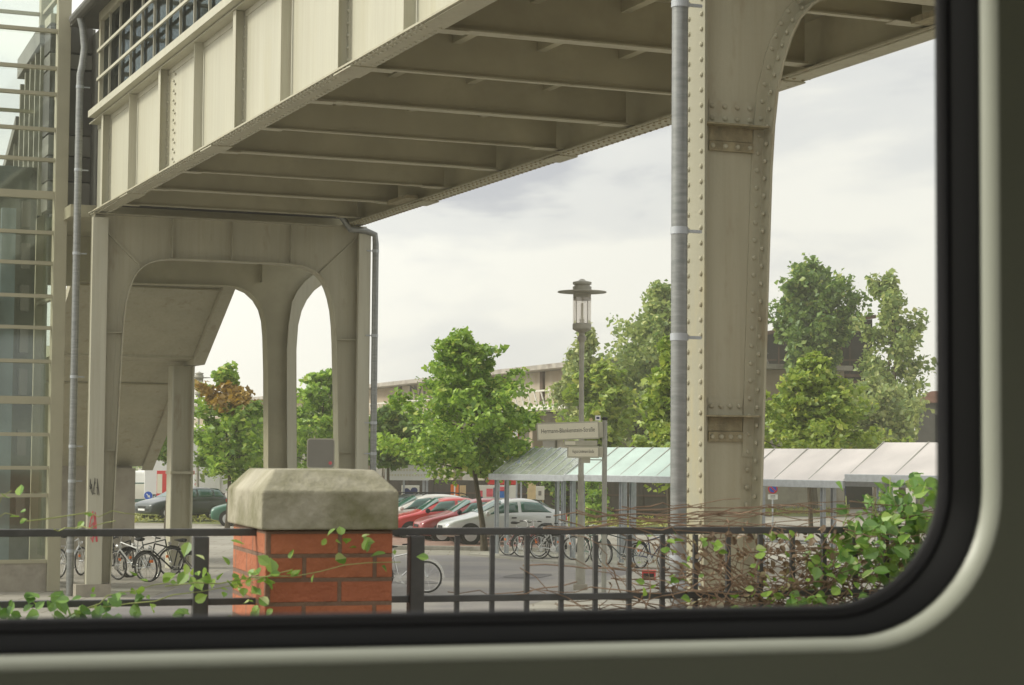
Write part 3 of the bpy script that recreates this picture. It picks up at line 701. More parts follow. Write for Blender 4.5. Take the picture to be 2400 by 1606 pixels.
# ---- leaf helper: leaf shaped faces (4 verts, folded), one mesh
def leaves(name, m, parent, pts, size, seed, up=.5, aspect=.7, org=(0, 0, 0), dirs=None, jit=.35):
    g = np.random.default_rng(seed); P = np.asarray(pts, float) - np.asarray(org); n = len(P)
    nr = g.normal(size=(n, 3)); nr /= np.linalg.norm(nr, axis=1)[:, None]; nr[:, 2] = np.abs(nr[:, 2]) + up
    if dirs is not None: nr = nr + dirs
    nr /= np.linalg.norm(nr, axis=1)[:, None]
    a = np.cross(nr, g.normal(size=(n, 3))); a /= np.linalg.norm(a, axis=1)[:, None]; b = np.cross(nr, a)
    s = (size * (1 + jit * g.normal(size=n))).clip(size * .4, size * 1.9)[:, None]
    v = np.empty((n, 4, 3)); v[:, 0] = P - a * s * .5; v[:, 2] = P + a * s * .5
    v[:, 1] = P - a * s * .08 + b * s * aspect * .5 + nr * s * .12; v[:, 3] = P - a * s * .08 - b * s * aspect * .5 + nr * s * .12
    me = bpy.data.meshes.new(name); me.vertices.add(4 * n); me.vertices.foreach_set('co', v.ravel())
    tri = np.arange(4 * n).reshape(n, 4)[:, [0, 1, 2, 0, 2, 3]].reshape(-1).astype(np.int32)
    me.loops.add(6 * n); me.loops.foreach_set('vertex_index', tri)
    me.polygons.add(2 * n); me.polygons.foreach_set('loop_start', np.arange(0, 6 * n, 3, dtype=np.int32))
    try: me.polygons.foreach_set('loop_total', np.full(2 * n, 3, dtype=np.int32))
    except Exception: pass
    me.update(calc_edges=True); me.validate()
    o = bpy.data.objects.new(name, me); C.objects.link(o); o.parent = parent; me.materials.append(m); return o

# leaf with a rounder outline for the close vines
def vine_leaves(name, m, parent, pts, size, seed, org):
    g = np.random.default_rng(seed); mb = MB()
    prof = [(-.5, 0), (-.36, .28), (-.05, .42), (.22, .30), (.40, .12), (.58, 0), (.40, -.12), (.22, -.30), (-.05, -.42), (-.36, -.28)]
    for p in pts:
        s = size * float(np.clip(1 + .3 * g.normal(), .5, 1.6))
        nr = Vector((g.normal() * .6, -.5 + g.normal() * .5, .7 + g.normal() * .4)).normalized()
        a = nr.cross(Vector(g.normal(size=3))).normalized(); b = nr.cross(a); c = Vector(p)
        vs = [c + a * x * s + b * y * s + nr * s * (.16 * abs(y) - .22 * x * x) for x, y in prof]
        mb.add(vs, [(0, 1, 2, 3, 4, 5), (0, 5, 6, 7, 8, 9)])
    return mb.build(name, m, parent, org, smooth=True)
def shoot(p0, p1, sag, n=9, wob=.02, seed=0):
    q = random.Random(seed); out = []
    for i in range(n):
        t = i / (n - 1); c = Vector(p0).lerp(Vector(p1), t); c.z += -sag * 4 * t * (1 - t)
        out.append(c + Vector((q.uniform(-wob, wob), q.uniform(-wob, wob), q.uniform(-wob, wob) * .6)))
    return out
def vine(label, shoots, org, size, seed, lm, sm, per=9, rad=.0028, group='vines climbing over the fence', loose=None, lm2=None):
    t = thing('climbing_vine', label, 'climbing plant', K(*org), TA, group)
    st_ = MB(); q = random.Random(seed); pts = []
    for i, (a, b, sag, nl) in enumerate(shoots):
        ln = shoot(a, b, sag, 10, .018, seed * 31 + i); st_.tube(ln, [rad * 1.2] * 5 + [rad * .8] * 5, 5)
        for k in range(nl):
            c = ln[q.randrange(10)]; pts.append((c.x + q.gauss(0, .03), c.y + q.gauss(0, .035), c.z + q.gauss(.01, .025)))
    if loose: pts += loose
    st_.build('stem', sm, t, org)
    if lm2:
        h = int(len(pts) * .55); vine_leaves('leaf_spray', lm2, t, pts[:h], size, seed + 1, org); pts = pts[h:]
    if pts: vine_leaves('leaf_spray', lm, t, pts, size, seed, org)
    return t
rv_ = random.Random(41)
U = rv_.uniform
# dry brown tangle over the fence, then the leafy mass at its end
sh = []
for i in range(70):
    a = U(2.2, 4.1); L_ = U(.35, 1.0); z = U(2.18, 2.7) if i > 24 else U(2.6, 2.735)
    sh.append(((a, U(6.93, 7.2), z), (a + L_, U(6.9, 7.2), z + U(-.09, .07)), U(-.02, .05), 0))
for i in range(210):
    a = min(3.9, max(2.45, rv_.gauss(3.3, .38))); sh.append(((a, U(6.95, 7.2), U(2.15, 2.45)), (a + U(-.6, .6), U(6.95, 7.2), U(2.30, 2.67)), U(-.04, .04), 0))
dry = []
for i in range(620):
    x = rv_.gauss(3.35, .33); 
    if x > 2.6: dry.append((x, U(6.93, 7.25), U(2.16, 2.63) - max(0, 3.0 - x) * .12))
dv = vine('dry brown vine stems and dead leaves tangled through the barred fence', sh, (3.2, 7.06, 2.2), .036, 3, M['vine'], M['twig'], rad=.0022, loose=[(U(2.6, 3.7), U(6.88, 6.98), U(2.18, 2.62)) for _ in range(130)])
vine_leaves('dead_leaf_spray', M['dryleaf'], dv, dry, .026, 19, (3.2, 7.06, 2.2))
sh = []; loose = []
for i in range(34):
    a = U(3.5, 4.1); sh.append(((a, U(6.9, 7.2), U(2.2, 2.6)), (a + U(-.2, .4), U(6.8, 7.15), U(2.45, 2.82)), U(-.04, .02), 7))
for i in range(1750):
    x = U(3.14, 4.5)
    zt = 2.28 + .55 * min(1, max(0, (x - 3.12) / .66)) ** .9; zz = U(2.14, zt)
    if rv_.random() < (.35 if zz < 2.5 and x < 3.75 else 1): loose.append((x, U(6.82, 7.22), zz))
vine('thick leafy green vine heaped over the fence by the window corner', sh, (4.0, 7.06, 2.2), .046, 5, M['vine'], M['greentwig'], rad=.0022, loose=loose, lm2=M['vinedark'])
# sparse shoots on the two-rail panel and across the pillar
sh = [((.62, 6.98, 2.36), (1.3, 6.82, 2.50), .02, 9), ((.88, 6.84, 2.45), (1.66, 6.76, 2.535), .012, 10), ((.5, 6.98, 2.3), (.95, 6.95, 2.46), -.03, 9), ((.42, 7.0, 2.66), (.85, 6.98, 2.69), -.01, 1), ((.5, 7.0, 2.63), (.72, 6.97, 2.67), .01, 2)]
vine('sparse bright vine shoots hanging on the two rail fence panel and pillar', sh, (1.0, 6.95, 2.3), .036, 8, M['vine'], M['greentwig'], rad=.002, loose=[(U(.4, 1.2), U(6.9, 7.0), U(2.2, 2.38)) for _ in range(24)] + [(rv_.gauss(1.14, .07), U(6.72, 6.82), rv_.gauss(2.45, .05)) for _ in range(34)] + [(U(.85, 1.1), U(6.8, 6.95), rv_.gauss(2.46, .05)) for _ in range(18)] + [(U(1.32, 1.58), U(6.74, 6.82), U(2.57, 2.64)) for _ in range(12)])
sh = [((.15, 6.9, 2.62), (.37, 6.9, 2.76), 0, 9), ((.15, 6.9, 2.7), (.36, 6.88, 2.68), 0, 7)]
vine('bright vine tip reaching in above the rail before the lift tower', sh, (.3, 6.9, 2.6), .036, 12, M['vine'], M['greentwig'], rad=.002)
vine('low leafy vine creeping along the bottom rail of the overgrown panel', [((.2, 6.95, 2.28), (1.2, 6.95, 2.32), .02, 14)], (.6, 6.95, 2.2), .042, 15, M['vinedark'], M['greentwig'], rad=.002, loose=[(U(.25, .8), U(6.88, 7.0), U(2.2, 2.42)) for _ in range(130)])
M['patch'] = mat('dark_asphalt_repair', (.15, .14, .135), rough=.9, var=.2, scale=2)
# ================================================================== GROUND
def sheet(name, pts, z, m, kind='structure', thick=0.0):
    mb = MB(); mb.v = [(p[0], p[1], z) for p in pts]; mb.f = [tuple(range(len(pts)))]
    if thick:
        mb = MB().prism([(p[0], p[1]) for p in pts], (0, 0, z - thick), (1, 0, 0), (0, 1, 0), (0, 0, thick))
    return tag(mb.build(name, m), kind=kind)
sheet('ground', [(-700, -700), (700, -700), (700, 1200), (-700, 1200)], 0.0, M['ground'])
g2 = lambda x, y: gnd(x, y)[:2]
sheet('road', [g2(560, 1330), g2(300, 1420), K(-14, 9)[:2], K(3.0, 9)[:2], g2(1230, 1420), g2(1500, 1341), g2(1090, 1302), g2(900, 1300), g2(700, 1305)], 0.004, M['asphalt'])
sheet('pavement', [g2(1092, 1298), g2(1500, 1337), g2(1240, 1420), K(3.2, 9)[:2], K(30, 9)[:2], (40, 60), (30, 66), g2(1190, 1290)], 0.008, M['paving'])
kl = [g2(860, 1287), g2(1110, 1290), g2(1290, 1294)]
far = [g2(1330, 1262), g2(1100, 1258), g2(860, 1258)]
sheet('parking_island', kl + far, .10, M['kerbred'], thick=.12)
kb = MB()
for a, b in zip(kl, kl[1:]): kb.bar((a[0], a[1] - .06, .06), (b[0], b[1] - .06, .06), .14, .13)
tag(kb.build('kerb', M['stone'], bev=.02), kind='structure')
q = random.Random(12)
for i in range(9):
    c = gnd(q.uniform(560, 1300), q.uniform(1300, 1400)); w_, h_ = q.uniform(.4, 1.6), q.uniform(.4, 1.2); th = q.uniform(0, 3)
    pts = [(c.x + w_ * math.cos(a) * math.cos(th) - h_ * math.sin(a) * math.sin(th), c.y + w_ * math.cos(a) * math.sin(th) + h_ * math.sin(a) * math.cos(th)) for a in (.4, .9, 2.3, 2.8, 3.6, 4.1, 5.4, 5.9)]
    sheet('asphalt_patch', pts, .0125 + .0004 * i, M['patch'])
sheet('car_park', [g2(640, 1262), g2(1320, 1266), g2(1300, 1200), g2(640, 1196)], .006, M['asphalt'])
sheet('grass_strip', [g2(1270, 1236), g2(1640, 1246), g2(1640, 1196), g2(1270, 1190)], .010, M['grass'])
sheet('verge', [g2(1770, 1210), g2(1990, 1212), g2(1990, 1192), g2(1770, 1190)], .010, M['grass'])
sheet('roadside_verge', [g2(300, 1225), g2(660, 1232), g2(660, 1216), g2(300, 1213)], .012, M['grass'])
def tufts(name, pts, n, h, seed, m):
    q = np.random.default_rng(seed); P = []
    (x0, y0), (x1, y1) = pts
    for _ in range(n):
        p = gnd(q.uniform(x0, x1), q.uniform(y0, y1)); P.append((p.x, p.y, q.uniform(.02, h)))
    o = leaves(name, m, None, P, .16, seed, up=.1, aspect=.35); return tag(o, kind='stuff')
M['drygrass'] = leafmat('dry_grass_blades', (.22, .25, .04), (.50, .48, .10), trans=.3)
tufts('tall_grass', ((1275, 1194), (1640, 1240)), 5200, .35, 3, M['drygrass'])
tufts('verge_grass', ((1775, 1191), (1990, 1208)), 1500, .25, 4, M['drygrass'])
tufts('kerbside_weeds', ((310, 1212), (660, 1226)), 1600, .3, 6, M['drygrass'])

# ================================================================== TREES
def tree(name, label, cat, base, H, z0, Rw, seed, lm, clumps, per, size, prof, tr=.09, lean=(0, 0), csz=.42, top=None, group=None, up=.35, stems=1, hang=0.0):
    t = thing(name, label, cat, (base[0], base[1], 0), 0, group)
    q = random.Random(seed); g = np.random.default_rng(seed)
    ph = q.uniform(0, 6.28); tk = MB(); cs = []
    ax = lambda z: Vector((lean[0] * (z / H) ** 1.4 + .12 * math.sin(z * .9 + ph) * min(1, z / 3), lean[1] * (z / H) ** 1.4, z))
    for s_ in range(stems):
        off = Vector((q.uniform(-.5, .5), q.uniform(-.5, .5), 0)) * (s_ > 0)
        pts = [ax(H * .94 * i / 9) + off * (1 - i / 9) * 2 for i in range(10)]
        tk.tube(pts, [max(.015, tr * (1 - .93 * i / 9) * (1.25 if i == 0 else 1)) for i in range(10)], 9)
    tk.build('trunk', M['bark'], t, smooth=True)
    lim = MB(); per_b = 8; nb = max(8, clumps // per_b); dirs = []
    for i in range(nb):
        h = (i + q.random()) / nb; th = i * 2.399 + q.uniform(-.5, .5); L_ = prof(h) * Rw * q.uniform(.72, 1.12)
        z = z0 + (H - z0) * h; e = ax(min(z, H)) + Vector((math.cos(th) * L_, math.sin(th) * L_, q.uniform(-.05, .12) * L_))
        a = ax(max(z0 * .8, z - L_ * q.uniform(.35, .8))); m_ = a.lerp(e, .55) + Vector((0, 0, -.06 * L_))
        lim.tube([a, m_, e], [tr * .32 * (1 - .6 * h) + .008, tr * .16 + .006, .006], 5)
        for k in range(per_b):
            f = .28 + .72 * (k + q.random()) / per_b; c = (a.lerp(m_, f / .55) if f < .55 else m_.lerp(e, (f - .55) / .45))
            sp_ = .16 * L_ + .12; c = c + Vector((q.gauss(0, sp_), q.gauss(0, sp_), q.gauss(0, sp_ * .6)))
            cs.append((c, h)); d_ = (e - a); d_.z *= .6; dirs.append((d_.normalized() + Vector((q.gauss(0, .3), q.gauss(0, .3), q.uniform(-.1, .5)))).normalized())
    for k in range(max(2, clumps // 22)):
        cs.append((ax(H - .55 * k * (H - z0) / clumps * 6 / 3) + Vector((q.gauss(0, .08), q.gauss(0, .08), 0)), .95)); dirs.append(Vector((q.gauss(0, .2), q.gauss(0, .2), 1)).normalized())
    P = []; Q = []
    for (c, h), dv in zip(cs, dirs):
        k = int(per * q.uniform(.35, 1.6)); rr = csz * q.uniform(.55, 1.2) * (.6 + .4 * prof(h))
        al = np.abs(g.normal(size=k)).clip(0, 1.7) * rr * 1.15 - rr * .3; off = g.normal(size=(k, 3)).clip(-1.6, 1.6) * rr * np.array([.52, .52, .42]) * (1.25 - .5 * np.clip(al / (2 * rr), 0, 1))[:, None] + al[:, None] * np.array(dv)
        off[:, 2] -= hang * np.abs(g.normal(size=k))
        W = off + np.array(c)
        (Q if (top and top(c)) else P).append(W)
    A_ = np.concatenate(P + Q); zl, zh = np.percentile(A_[:, 2], .6), np.percentile(A_[:, 2], 99.93); kz = (H - z0) / max(.4, zh - zl)
    axx = lambda z: np.array([lean[0], lean[1]])[None, :] * (np.clip(z, 0, None) / H)[:, None] ** 1.4
    kr = Rw / np.percentile(np.hypot(*(A_[:, :2] - axx(A_[:, 2])).T), 97)
    def fit(W):
        W = np.array(W, float); a0 = axx(W[:, 2]); W[:, 2] = z0 + (W[:, 2] - zl) * kz
        W[:, :2] = axx(W[:, 2]) + (W[:, :2] - a0) * kr; return W
    lim.v = [tuple(x) for x in fit(lim.v)]; lim.build('limb', M['bark'], t, smooth=True)
    leaves('crown', lm, t, fit(np.concatenate(P)), size, seed + 1, up=up, jit=.48)
    if Q: leaves('browning_crown', M['rustleaf'], t, fit(np.concatenate(Q)), size, seed + 2, up=up)
    return t
def ovoid(h): return max(.06, (math.sin(math.pi * min(1, (h * .86 + .12))) ** .75) * (1 - .35 * h))
def cone(h): return max(.04, (1 - h) ** .95)
def poplar_(h): return .42 + .2 * h if h < .3 else max(.1, math.sin(math.pi * ((h - .3) / .7 * .78 + .2)) ** .6)
def broad(h): return .72 + 1.1 * h if h < .22 else max(.07, (1 - (h - .22) / .78) ** .85 * .97)
def column(h): return max(.1, math.sin(math.pi * (h * .82 + .13)) ** .5)
def tp(x, ybase, D=None):
    p = gnd(x, ybase) if D is None else at(x, 1066, D); return (p.x, p.y)
def hz(x, y, D): return at(x, y, D).z
G1 = 'young street trees by the car park'
tree('lime_tree', 'bushy green lime tree with a slim dark trunk before the silver car', 'tree', tp(1137, 0, 60.5), hz(1090, 776, 60.5), 2.22, 2.45, 11, M['lime'], 320, 72, .145, broad, tr=.10, lean=(-.95, 0), csz=.36, group=G1)
tree('lime_tree', 'dark green tree filling the gap between the thin downpipe and the bushy lime', 'tree', tp(915, 0, 76), hz(915, 950, 76), 2.45, 1.6, 12, M['deep'], 130, 50, .22, ovoid, tr=.10, csz=.42, group=G1)
tree('lime_tree', 'green tree seen through the smaller arch behind the grey sign plate', 'tree', tp(758, 0, 82), hz(765, 868, 82), 1.9, 2.15, 13, M['lime'], 150, 50, .22, ovoid, tr=.10, csz=.42, group=G1)
t4 = tree('lime_tree', 'tree with a rusty orange top seen through the arch beside the small lamp', 'tree', tp(535, 0, 74), hz(545, 856, 74), 2.0, 1.75, 14, M['lime'], 170, 50, .20, ovoid, tr=.09, csz=.36, group=G1, top=lambda c: 4.75 < c.z < 5.75 and c.x > -.75)
tree('lime_tree', 'small thin tree behind the stair post by the round blue sign', 'tree', tp(391, 0, 74), hz(385, 1003, 74), 2.45, .6, 15, M['deep'], 45, 40, .18, ovoid, tr=.06, csz=.3, group=G1)
tree('maple_tree', 'bright yellow green maple in front of the sooty ruin', 'tree', tp(1900, 0, 66), hz(1900, 830, 66), 2.9, 2.5, 16, M['limelight'], 300, 66, .17, cone, tr=.09, csz=.34, group='bright young maples')
tree('maple_tree', 'bright yellow green maple half hidden by the thick zinc downpipe', 'tree', tp(1572, 0, 63), hz(1565, 790, 63), 2.1, 1.45, 17, M['limelight'], 190, 55, .18, cone, tr=.08, csz=.32, group='bright young maples')
tree('maple_tree', 'mid green maple behind the lamp post and street name sign', 'tree', tp(1408, 0, 84), hz(1395, 848, 84), 3.1, 1.6, 18, M['limelight'], 120, 50, .24, ovoid, tr=.09, csz=.40, group='bright young maples')
tree('poplar_tree', 'tall dark poplar rising over the ruin', 'tree', tp(1905, 0, 104), hz(1905, 610, 104), hz(1905, 905, 104), 2.1, 19, M['deep'], 250, 75, .25, poplar_, tr=.22, csz=.55, stems=2, up=.2, hang=.3)
tree('poplar_tree', 'tall airy grey green poplar, its ragged crown gapped with sky', 'tree', tp(2075, 0, 101), hz(2075, 640, 101), 3.4, 1.75, 20, M['poplar'], 150, 66, .235, column, tr=.2, lean=(.4, 0), csz=.52, stems=2, up=.1, hang=.35)
tree('willow_tree', 'broad drooping willow bush spreading below the airy poplar', 'tree', tp(2050, 0, 96), hz(2080, 885, 96), 2.6, 2.35, 21, M['willow'], 170, 70, .22, ovoid, tr=.15, csz=.55, stems=2, up=0, hang=.6)
tree('willow_tree', 'big loose grey green willow behind the lamp lantern', 'tree', tp(1500, 0, 100), hz(1530, 668, 100), 3.6, 3.9, 22, M['poplar'], 300, 70, .24, lambda h: max(.08, (1 - h) ** .62 * min(1, .6 + h * 2)), tr=.25, lean=(1.3, 0), csz=.62, stems=3, up=.1, hang=.5)
tree('willow_tree', 'pale feathery willow leaning over the warehouse end wall', 'tree', tp(1385, 0, 98), hz(1390, 760, 98), 3.4, 1.6, 23, M['willow'], 100, 64, .22, ovoid, tr=.14, lean=(-.4, 0), csz=.48, stems=2, up=0, hang=.6)
bush = tree('shrub', 'bright green shrub behind the posts of the mint roofed shelter', 'shrub', tp(1392, 0, 82), 2.1, .2, .75, 24, M['lime'], 60, 40, .17, ovoid, tr=.03, csz=.28)
tree('shrub', 'dark shrub under the tree line by the warehouse arch', 'shrub', tp(1310, 0, 88), 2.9, .3, 1.1, 25, M['deep'], 60, 40, .20, ovoid, tr=.03, csz=.32)
tree('lime_tree', 'dark leafy tree behind the white lorry under the arch', 'tree', tp(600, 0, 96), 5.3, 1.2, 2.2, 26, M['deep'], 110, 46, .26, ovoid, tr=.1, csz=.46, group=G1)
tree('lime_tree', 'deep green tree far behind the bushy lime, under the warehouse walkway', 'tree', tp(905, 0, 92), 4.3, 2.5, 1.9, 27, M['deep'], 90, 46, .26, ovoid, tr=.1, csz=.46, group=G1)

# ================================================================== WAREHOUSE AND OTHER BUILDINGS
WA = R(19.7); WD = Vector((-math.sin(WA), math.cos(WA), 0)); WN = Vector((math.cos(WA), math.sin(WA), 0))
oW = Vector((2.8, 109, 0)); wh = thing('warehouse', 'long shabby warehouse with stained plaster walls and a lattice walkway', 'warehouse', oW, WA)
def Wl(x, y):    # point on its long wall seen at a pixel: distance along, height
    r = ray(x, y); p = EYE + r * ((oW - EYE).dot(WN) / r.dot(WN)); return (p - oW).dot(WD), p.z
L0, L1 = -6.0, 110.0
za, zb_, zc_ = Wl(1250, 873)[1], Wl(1250, 950)[1], Wl(1250, 966)[1]
W_ = lambda mb, n, m, par=None, **k: mb.build(n, m, par or wh, **k)
W_(MB().box(0, 14, L0, L1, zc_, za - .02), 'upper_wall', M['warewall'])
W_(MB().box(-1.0, 14.3, L0 - .4, L1, za, za + .26), 'roof', M['wareroof'])
i = 0; v = -4.6
while v < 70:
    W_(MB().box(-.14, .0 - .003, v, v + .45, zc_ + .3, za - .03), 'wall_pillar', M['darkwood']); v += (7.4, 6.6)[i % 2]; i += 1
    if v > 28 and i % 2: W_(MB().box(-.03, -.004, v - 4.6, v - 1.4, zc_ + .4, za - 1.1), 'window', M['band'])
W_(MB().box(-2.2, -.01, L0, L1, zc_ - .05, zc_ + .22), 'walkway_slab', M['rail'])
rl = MB().box(-2.18, -2.12, L0, L1, zb_ + .55, zb_ + .64)
v = L0
while v < 62: rl.bar((-2.15, v, zc_ + .22), (-2.15, v + .55, zb_ + .58), .06, .06); v += 1.05
W_(rl, 'walkway_railing', M['rail'])
W_(MB().box(.8, 14, L0, L1, 0, zc_ - .06), 'lower_wall', M['concrete'])
v = L0 + .5
while v < 80: W_(MB().box(-1.2, -.6, v, v + .5, 0, zc_ - .06), 'arcade_pier', M['warewall']); W_(MB().box(.66, .79, v + 1.4, v + 5.2, .2, zc_ - 1.0), 'dark_doorway', M['band']); v += 7
M['graf'] = M['ink']
scribble('graffiti', M['ink'], wh, (-.02, 24.0, zc_ + 1.0), (0, 0, R(90)), 5.0, 1.2, 3, .07, 5)
scribble('graffiti', M['ink'], wh, (-.02, -3.9, zc_ + 1.2), (0, 0, R(90)), 2.5, 1.6, 31, .035, 3)

rp = at(1840, 1066, 116); ruin = thing('ruined_hall', 'sooty dark brick ruin with tall barred windows and rusty beams', 'building', (rp.x, rp.y, 0), R(-8))
zr0, zr1 = hz(1785, 805, 116), hz(1880, 785, 116)
MB().prism([(-4.2, 0), (5, 0), (5, zr1 + .9), (-1, zr1 + .2), (-4.2, zr0)], (0, 0, 0), (1, 0, 0), (0, 0, 1), (0, 9, 0)).build('facade_wall', M['ruin'], ruin)
MB().bar((-4.4, -.1, zr0 + .1), (5.2, -.1, zr1 + 1.05), .3, .2).build('roof_edge', M['ruinbeam'], ruin)
for z in (hz(1800, 880, 116), hz(1800, 895, 116)): MB().box(-4.2, 5, -.12, -.01, z - .08, z + .08).build('rusty_beam', M['ruinbeam'], ruin)
for i in range(7):
    x = -4.0 + 1.2 * i; w = MB().box(x, x + .07, -.08, -.01, hz(1800, 880, 116), hz(1800, 812, 116)).box(x + .5, x + .54, -.07, -.01, hz(1800, 880, 116), hz(1800, 812, 116))
    w.box(x, x + 1.1, -.06, -.012, hz(1800, 845, 116), hz(1800, 842, 116)); w.build('window_bar', M['ruinbeam'], ruin)
scribble('graffiti', M['band'], ruin, (-4.0, -.03, zr0 - 1.2), (0, 0, 0), 3.2, .9, 77, .05, 5)
sp = at(2185, 1066, 120); shed = thing('grey_shed', 'grey plank shed with a faded red roof at the window edge', 'shed', (sp.x, sp.y, 0), R(-20))
MB().box(-1.0, 6, 0, 5, 0, hz(2180, 945, 120)).build('plank_wall', M['band'], shed)
z = hz(2180, 945, 120); MB().prism([(-1.6, z + .02), (6.5, z + .02), (5, z + .95), (0, z + .7)], (0, -.4, 0), (1, 0, 0), (0, 0, 1), (0, 6, 0)).build('roof', mat('faded_red_roof', (.42, .22, .16), rough=.9, var=.15), shed)
for x in (.2, 1.4): MB().box(x, x + .35, -.05, -.004, 1.0, z - .7).build('dark_slot', M['black'], shed)

# hoarding with posters, kiosk, red boards
def board(name, label, cat, x0, x1, y0, y1, D, m, thick=.06, group=None, rot=0.0):
    a = at(x0, y1, D); b = at(x1, y0, D); c = (a + b) / 2
    t = thing(name, label, cat, (c.x, c.y, a.z), rot, group)
    MB().box(-(b.x - a.x) / 2, (b.x - a.x) / 2, 0, thick, 0, b.z - a.z).build('board', m, t, bev=.01)
    return t, (b.x - a.x), (b.z - a.z), a.z
hp = at(900, 1066, 90); hq = at(1600, 1066, 86)
oH = Vector((hp.x, hp.y, 0)); hd = Vector((hq.x - hp.x, hq.y - hp.y, 0)); hl = hd.length; ha = math.atan2(hd.y, hd.x)
ho = thing('board_fence', 'long dark board hoarding behind the parked cars', 'fence', oH, ha)
HT = 1.75
for i in range(int(hl / 2.4) + 1):
    MB().box(i * 2.4 + .01, min(hl, i * 2.4 + 2.38), 0, .04, .05, HT).build('board_panel', M['hoarding'], ho)
    MB().box(i * 2.4 - .05, i * 2.4 + .05, .05, .15, 0, HT + .15).build('post', M['darkwood'], ho)
MB().box(0, hl, -.03, -.005, 1.15, 1.22).box(0, hl, -.03, -.005, .5, .57).build('rail', M['darkwood'], ho)
def legs(t, w, h0, m):
    for x in (-w / 2 + .06, w / 2 - .06): MB().box(x - .03, x + .03, .07, .13, -h0, .2).build('leg', m, t)
t, w, h, z = board('landscape_poster', 'cream poster with a dark green landscape picture on the hoarding', 'poster', 941, 983, 1138, 1172, 85, M['paper']); legs(t, w, z, M['galv'])
m_ = MB(); q = random.Random(4)
for k in range(9): m_.lathe([(.001, 0), (.09 + .05 * q.random(), .001), (.001, .004)], (q.uniform(-.2, .25), -.006, h * q.uniform(.45, .7)), (0, 1, 0), 10)
m_.build('picture', M['deep'] if 0 else M['navy'], t)
t, w, h, z = board('orange_panel', 'bright orange advertising panel by the car park', 'poster', 1056, 1075, 1136, 1175, 82, M['orange']); legs(t, w, z, M['galv']); MB().box(-.03, .03, -.02, -.001, .05, h - .05).build('white_stripe', M['white'], t)
t, w, h, z = board('tan_poster', 'small tan framed poster beside the orange panel', 'poster', 1077, 1092, 1138, 1172, 82.5, M['tan']); legs(t, w, z, M['darkwood'])
t, w, h, z = board('poster_board', 'white notice board covered with red and blue posters', 'notice board', 1117, 1210, 1138, 1170, 80, M['paper']); legs(t, w, z, M['galv'])
for x0, x1, z0, z1, m in ((-.74, -.55, .1, .34, 'pink'), (-.40, -.14, .10, .42, 'pink'), (-.12, .02, .08, .46, 'navy'), (.1, .5, .06, .5, 'skyblue'), (.14, .32, .33, .5, 'pink'), (-.74, -.55, .04, .1, 'navy')):
    MB().box(x0, x1, -.008, -.0015 if m != 'pink' or x0 != .14 else -.0085, z0, z1).build('poster_print', M[m], t) if not (m == 'pink' and x0 == .14) else MB().box(x0, x1, -.012, -.0085, z0, z1).build('poster_print', M[m], t)
t, w, h, z = board('red_sign', 'red shop fascia with pale lettering above the poster board', 'sign', 1143, 1212, 1112, 1136, 81, M['red']); legs(t, w, z, M['galv'])
text('1 € ... SA.. GM', 'lettering', M['signwhite'], t, (0.02, -.004, h * .45), (R(90), 0, 0), .17) if 0 else None
t, w, h, z = board('tan_board', 'tan display board leaning with wooden slats on the hoarding', 'poster', 1236, 1256, 1132, 1172, 80, M['tan']); legs(t, w, z, M['tan'])
t, w, h, z = board('small_poster', 'small white poster with a grey print beside the tan board', 'poster', 1256, 1276, 1140, 1172, 80.5, M['paper']); legs(t, w, z, M['tan']); MB().box(-.07, .05, -.006, -.001, .18, .36).build('picture', M['band'], t)
# kiosk with white fascia
kp = at(954, 1066, 78); kw = 103 * 78 / FPX / 2
ki = thing('kiosk', 'market kiosk with a white lettered fascia and grey curved roof', 'kiosk', (kp.x, kp.y, 0), R(4))
zt, zbm = hz(954, 1090, 78), hz(954, 1126, 78)
MB().box(-kw, kw, 0, .06, zbm, zt).build('fascia', M['white'], ki)
MB().prism([(-kw, 0), (kw, 0), (kw * .75, .22), (0, .34), (-kw * .75, .25)], (0, -.05, zt + .003), (1, 0, 0), (0, 0, 1), (0, 1.6, 0)).build('roof', M['zinc'], ki)
for x in (-kw + .05, -.1, kw - .18, kw - .05):
    for y in (.12, 1.45): MB().box(x - .03, x + .03, y - .03, y + .03, 0, zbm + .1).build('post', M['galv'], ki)
q = random.Random(8)
fl = MB()
for k in range(26): x = -kw + .15 + (k % 13) * (2 * kw - .3) / 12.5; fl.box(x, x + .07, -.006, -.001, zbm + .16 + .2 * (k // 13), zbm + .24 + .2 * (k // 13))
fl.build('printed_lines', M['signwhite'], ki)
# billboards half hidden by the lime
t, w, h, z = board('red_billboard', 'red and white billboard half hidden behind the bushy lime crown', 'billboard', 1160, 1216, 968, 1052, 74, M['red']); legs(t, w, z, M['galv'])
MB().prism([(-.3, .25), (.4, .75), (.4, .4), (-.1, .05)], (0, -.02, 0), (1, 0, 0), (0, 0, 1), (0, .015, 0)).build('white_band', M['white'], t)
MB().box(-.42, -.1, -.02, -.005, .85, 1.2).build('white_field', M['white'], t)
t, w, h, z = board('blue_billboard', 'blue and white billboard behind the clear roofed shelter', 'billboard', 1166, 1226, 1056, 1112, 73, M['white']); legs(t, w, z, M['galv'])
MB().prism([(-.45, .1), (.1, .5), (.45, .85), (.45, .55), (.0, .1)], (0, -.02, 0), (1, 0, 0), (0, 0, 1), (0, .015, 0)).build('blue_band', M['blue'], t)
t, w, h, z = board('red_hoarding', 'tall red advertising panel with a white upright strip, beyond the stair post', 'billboard', 366, 456, 1104, 1172, 93, M['red'], rot=R(-3)); legs(t, w, z, M['galv'])
MB().box(-.86, -.62, -.012, -.001, .3, 1.2).build('white_strip', M['signwhite'], t)
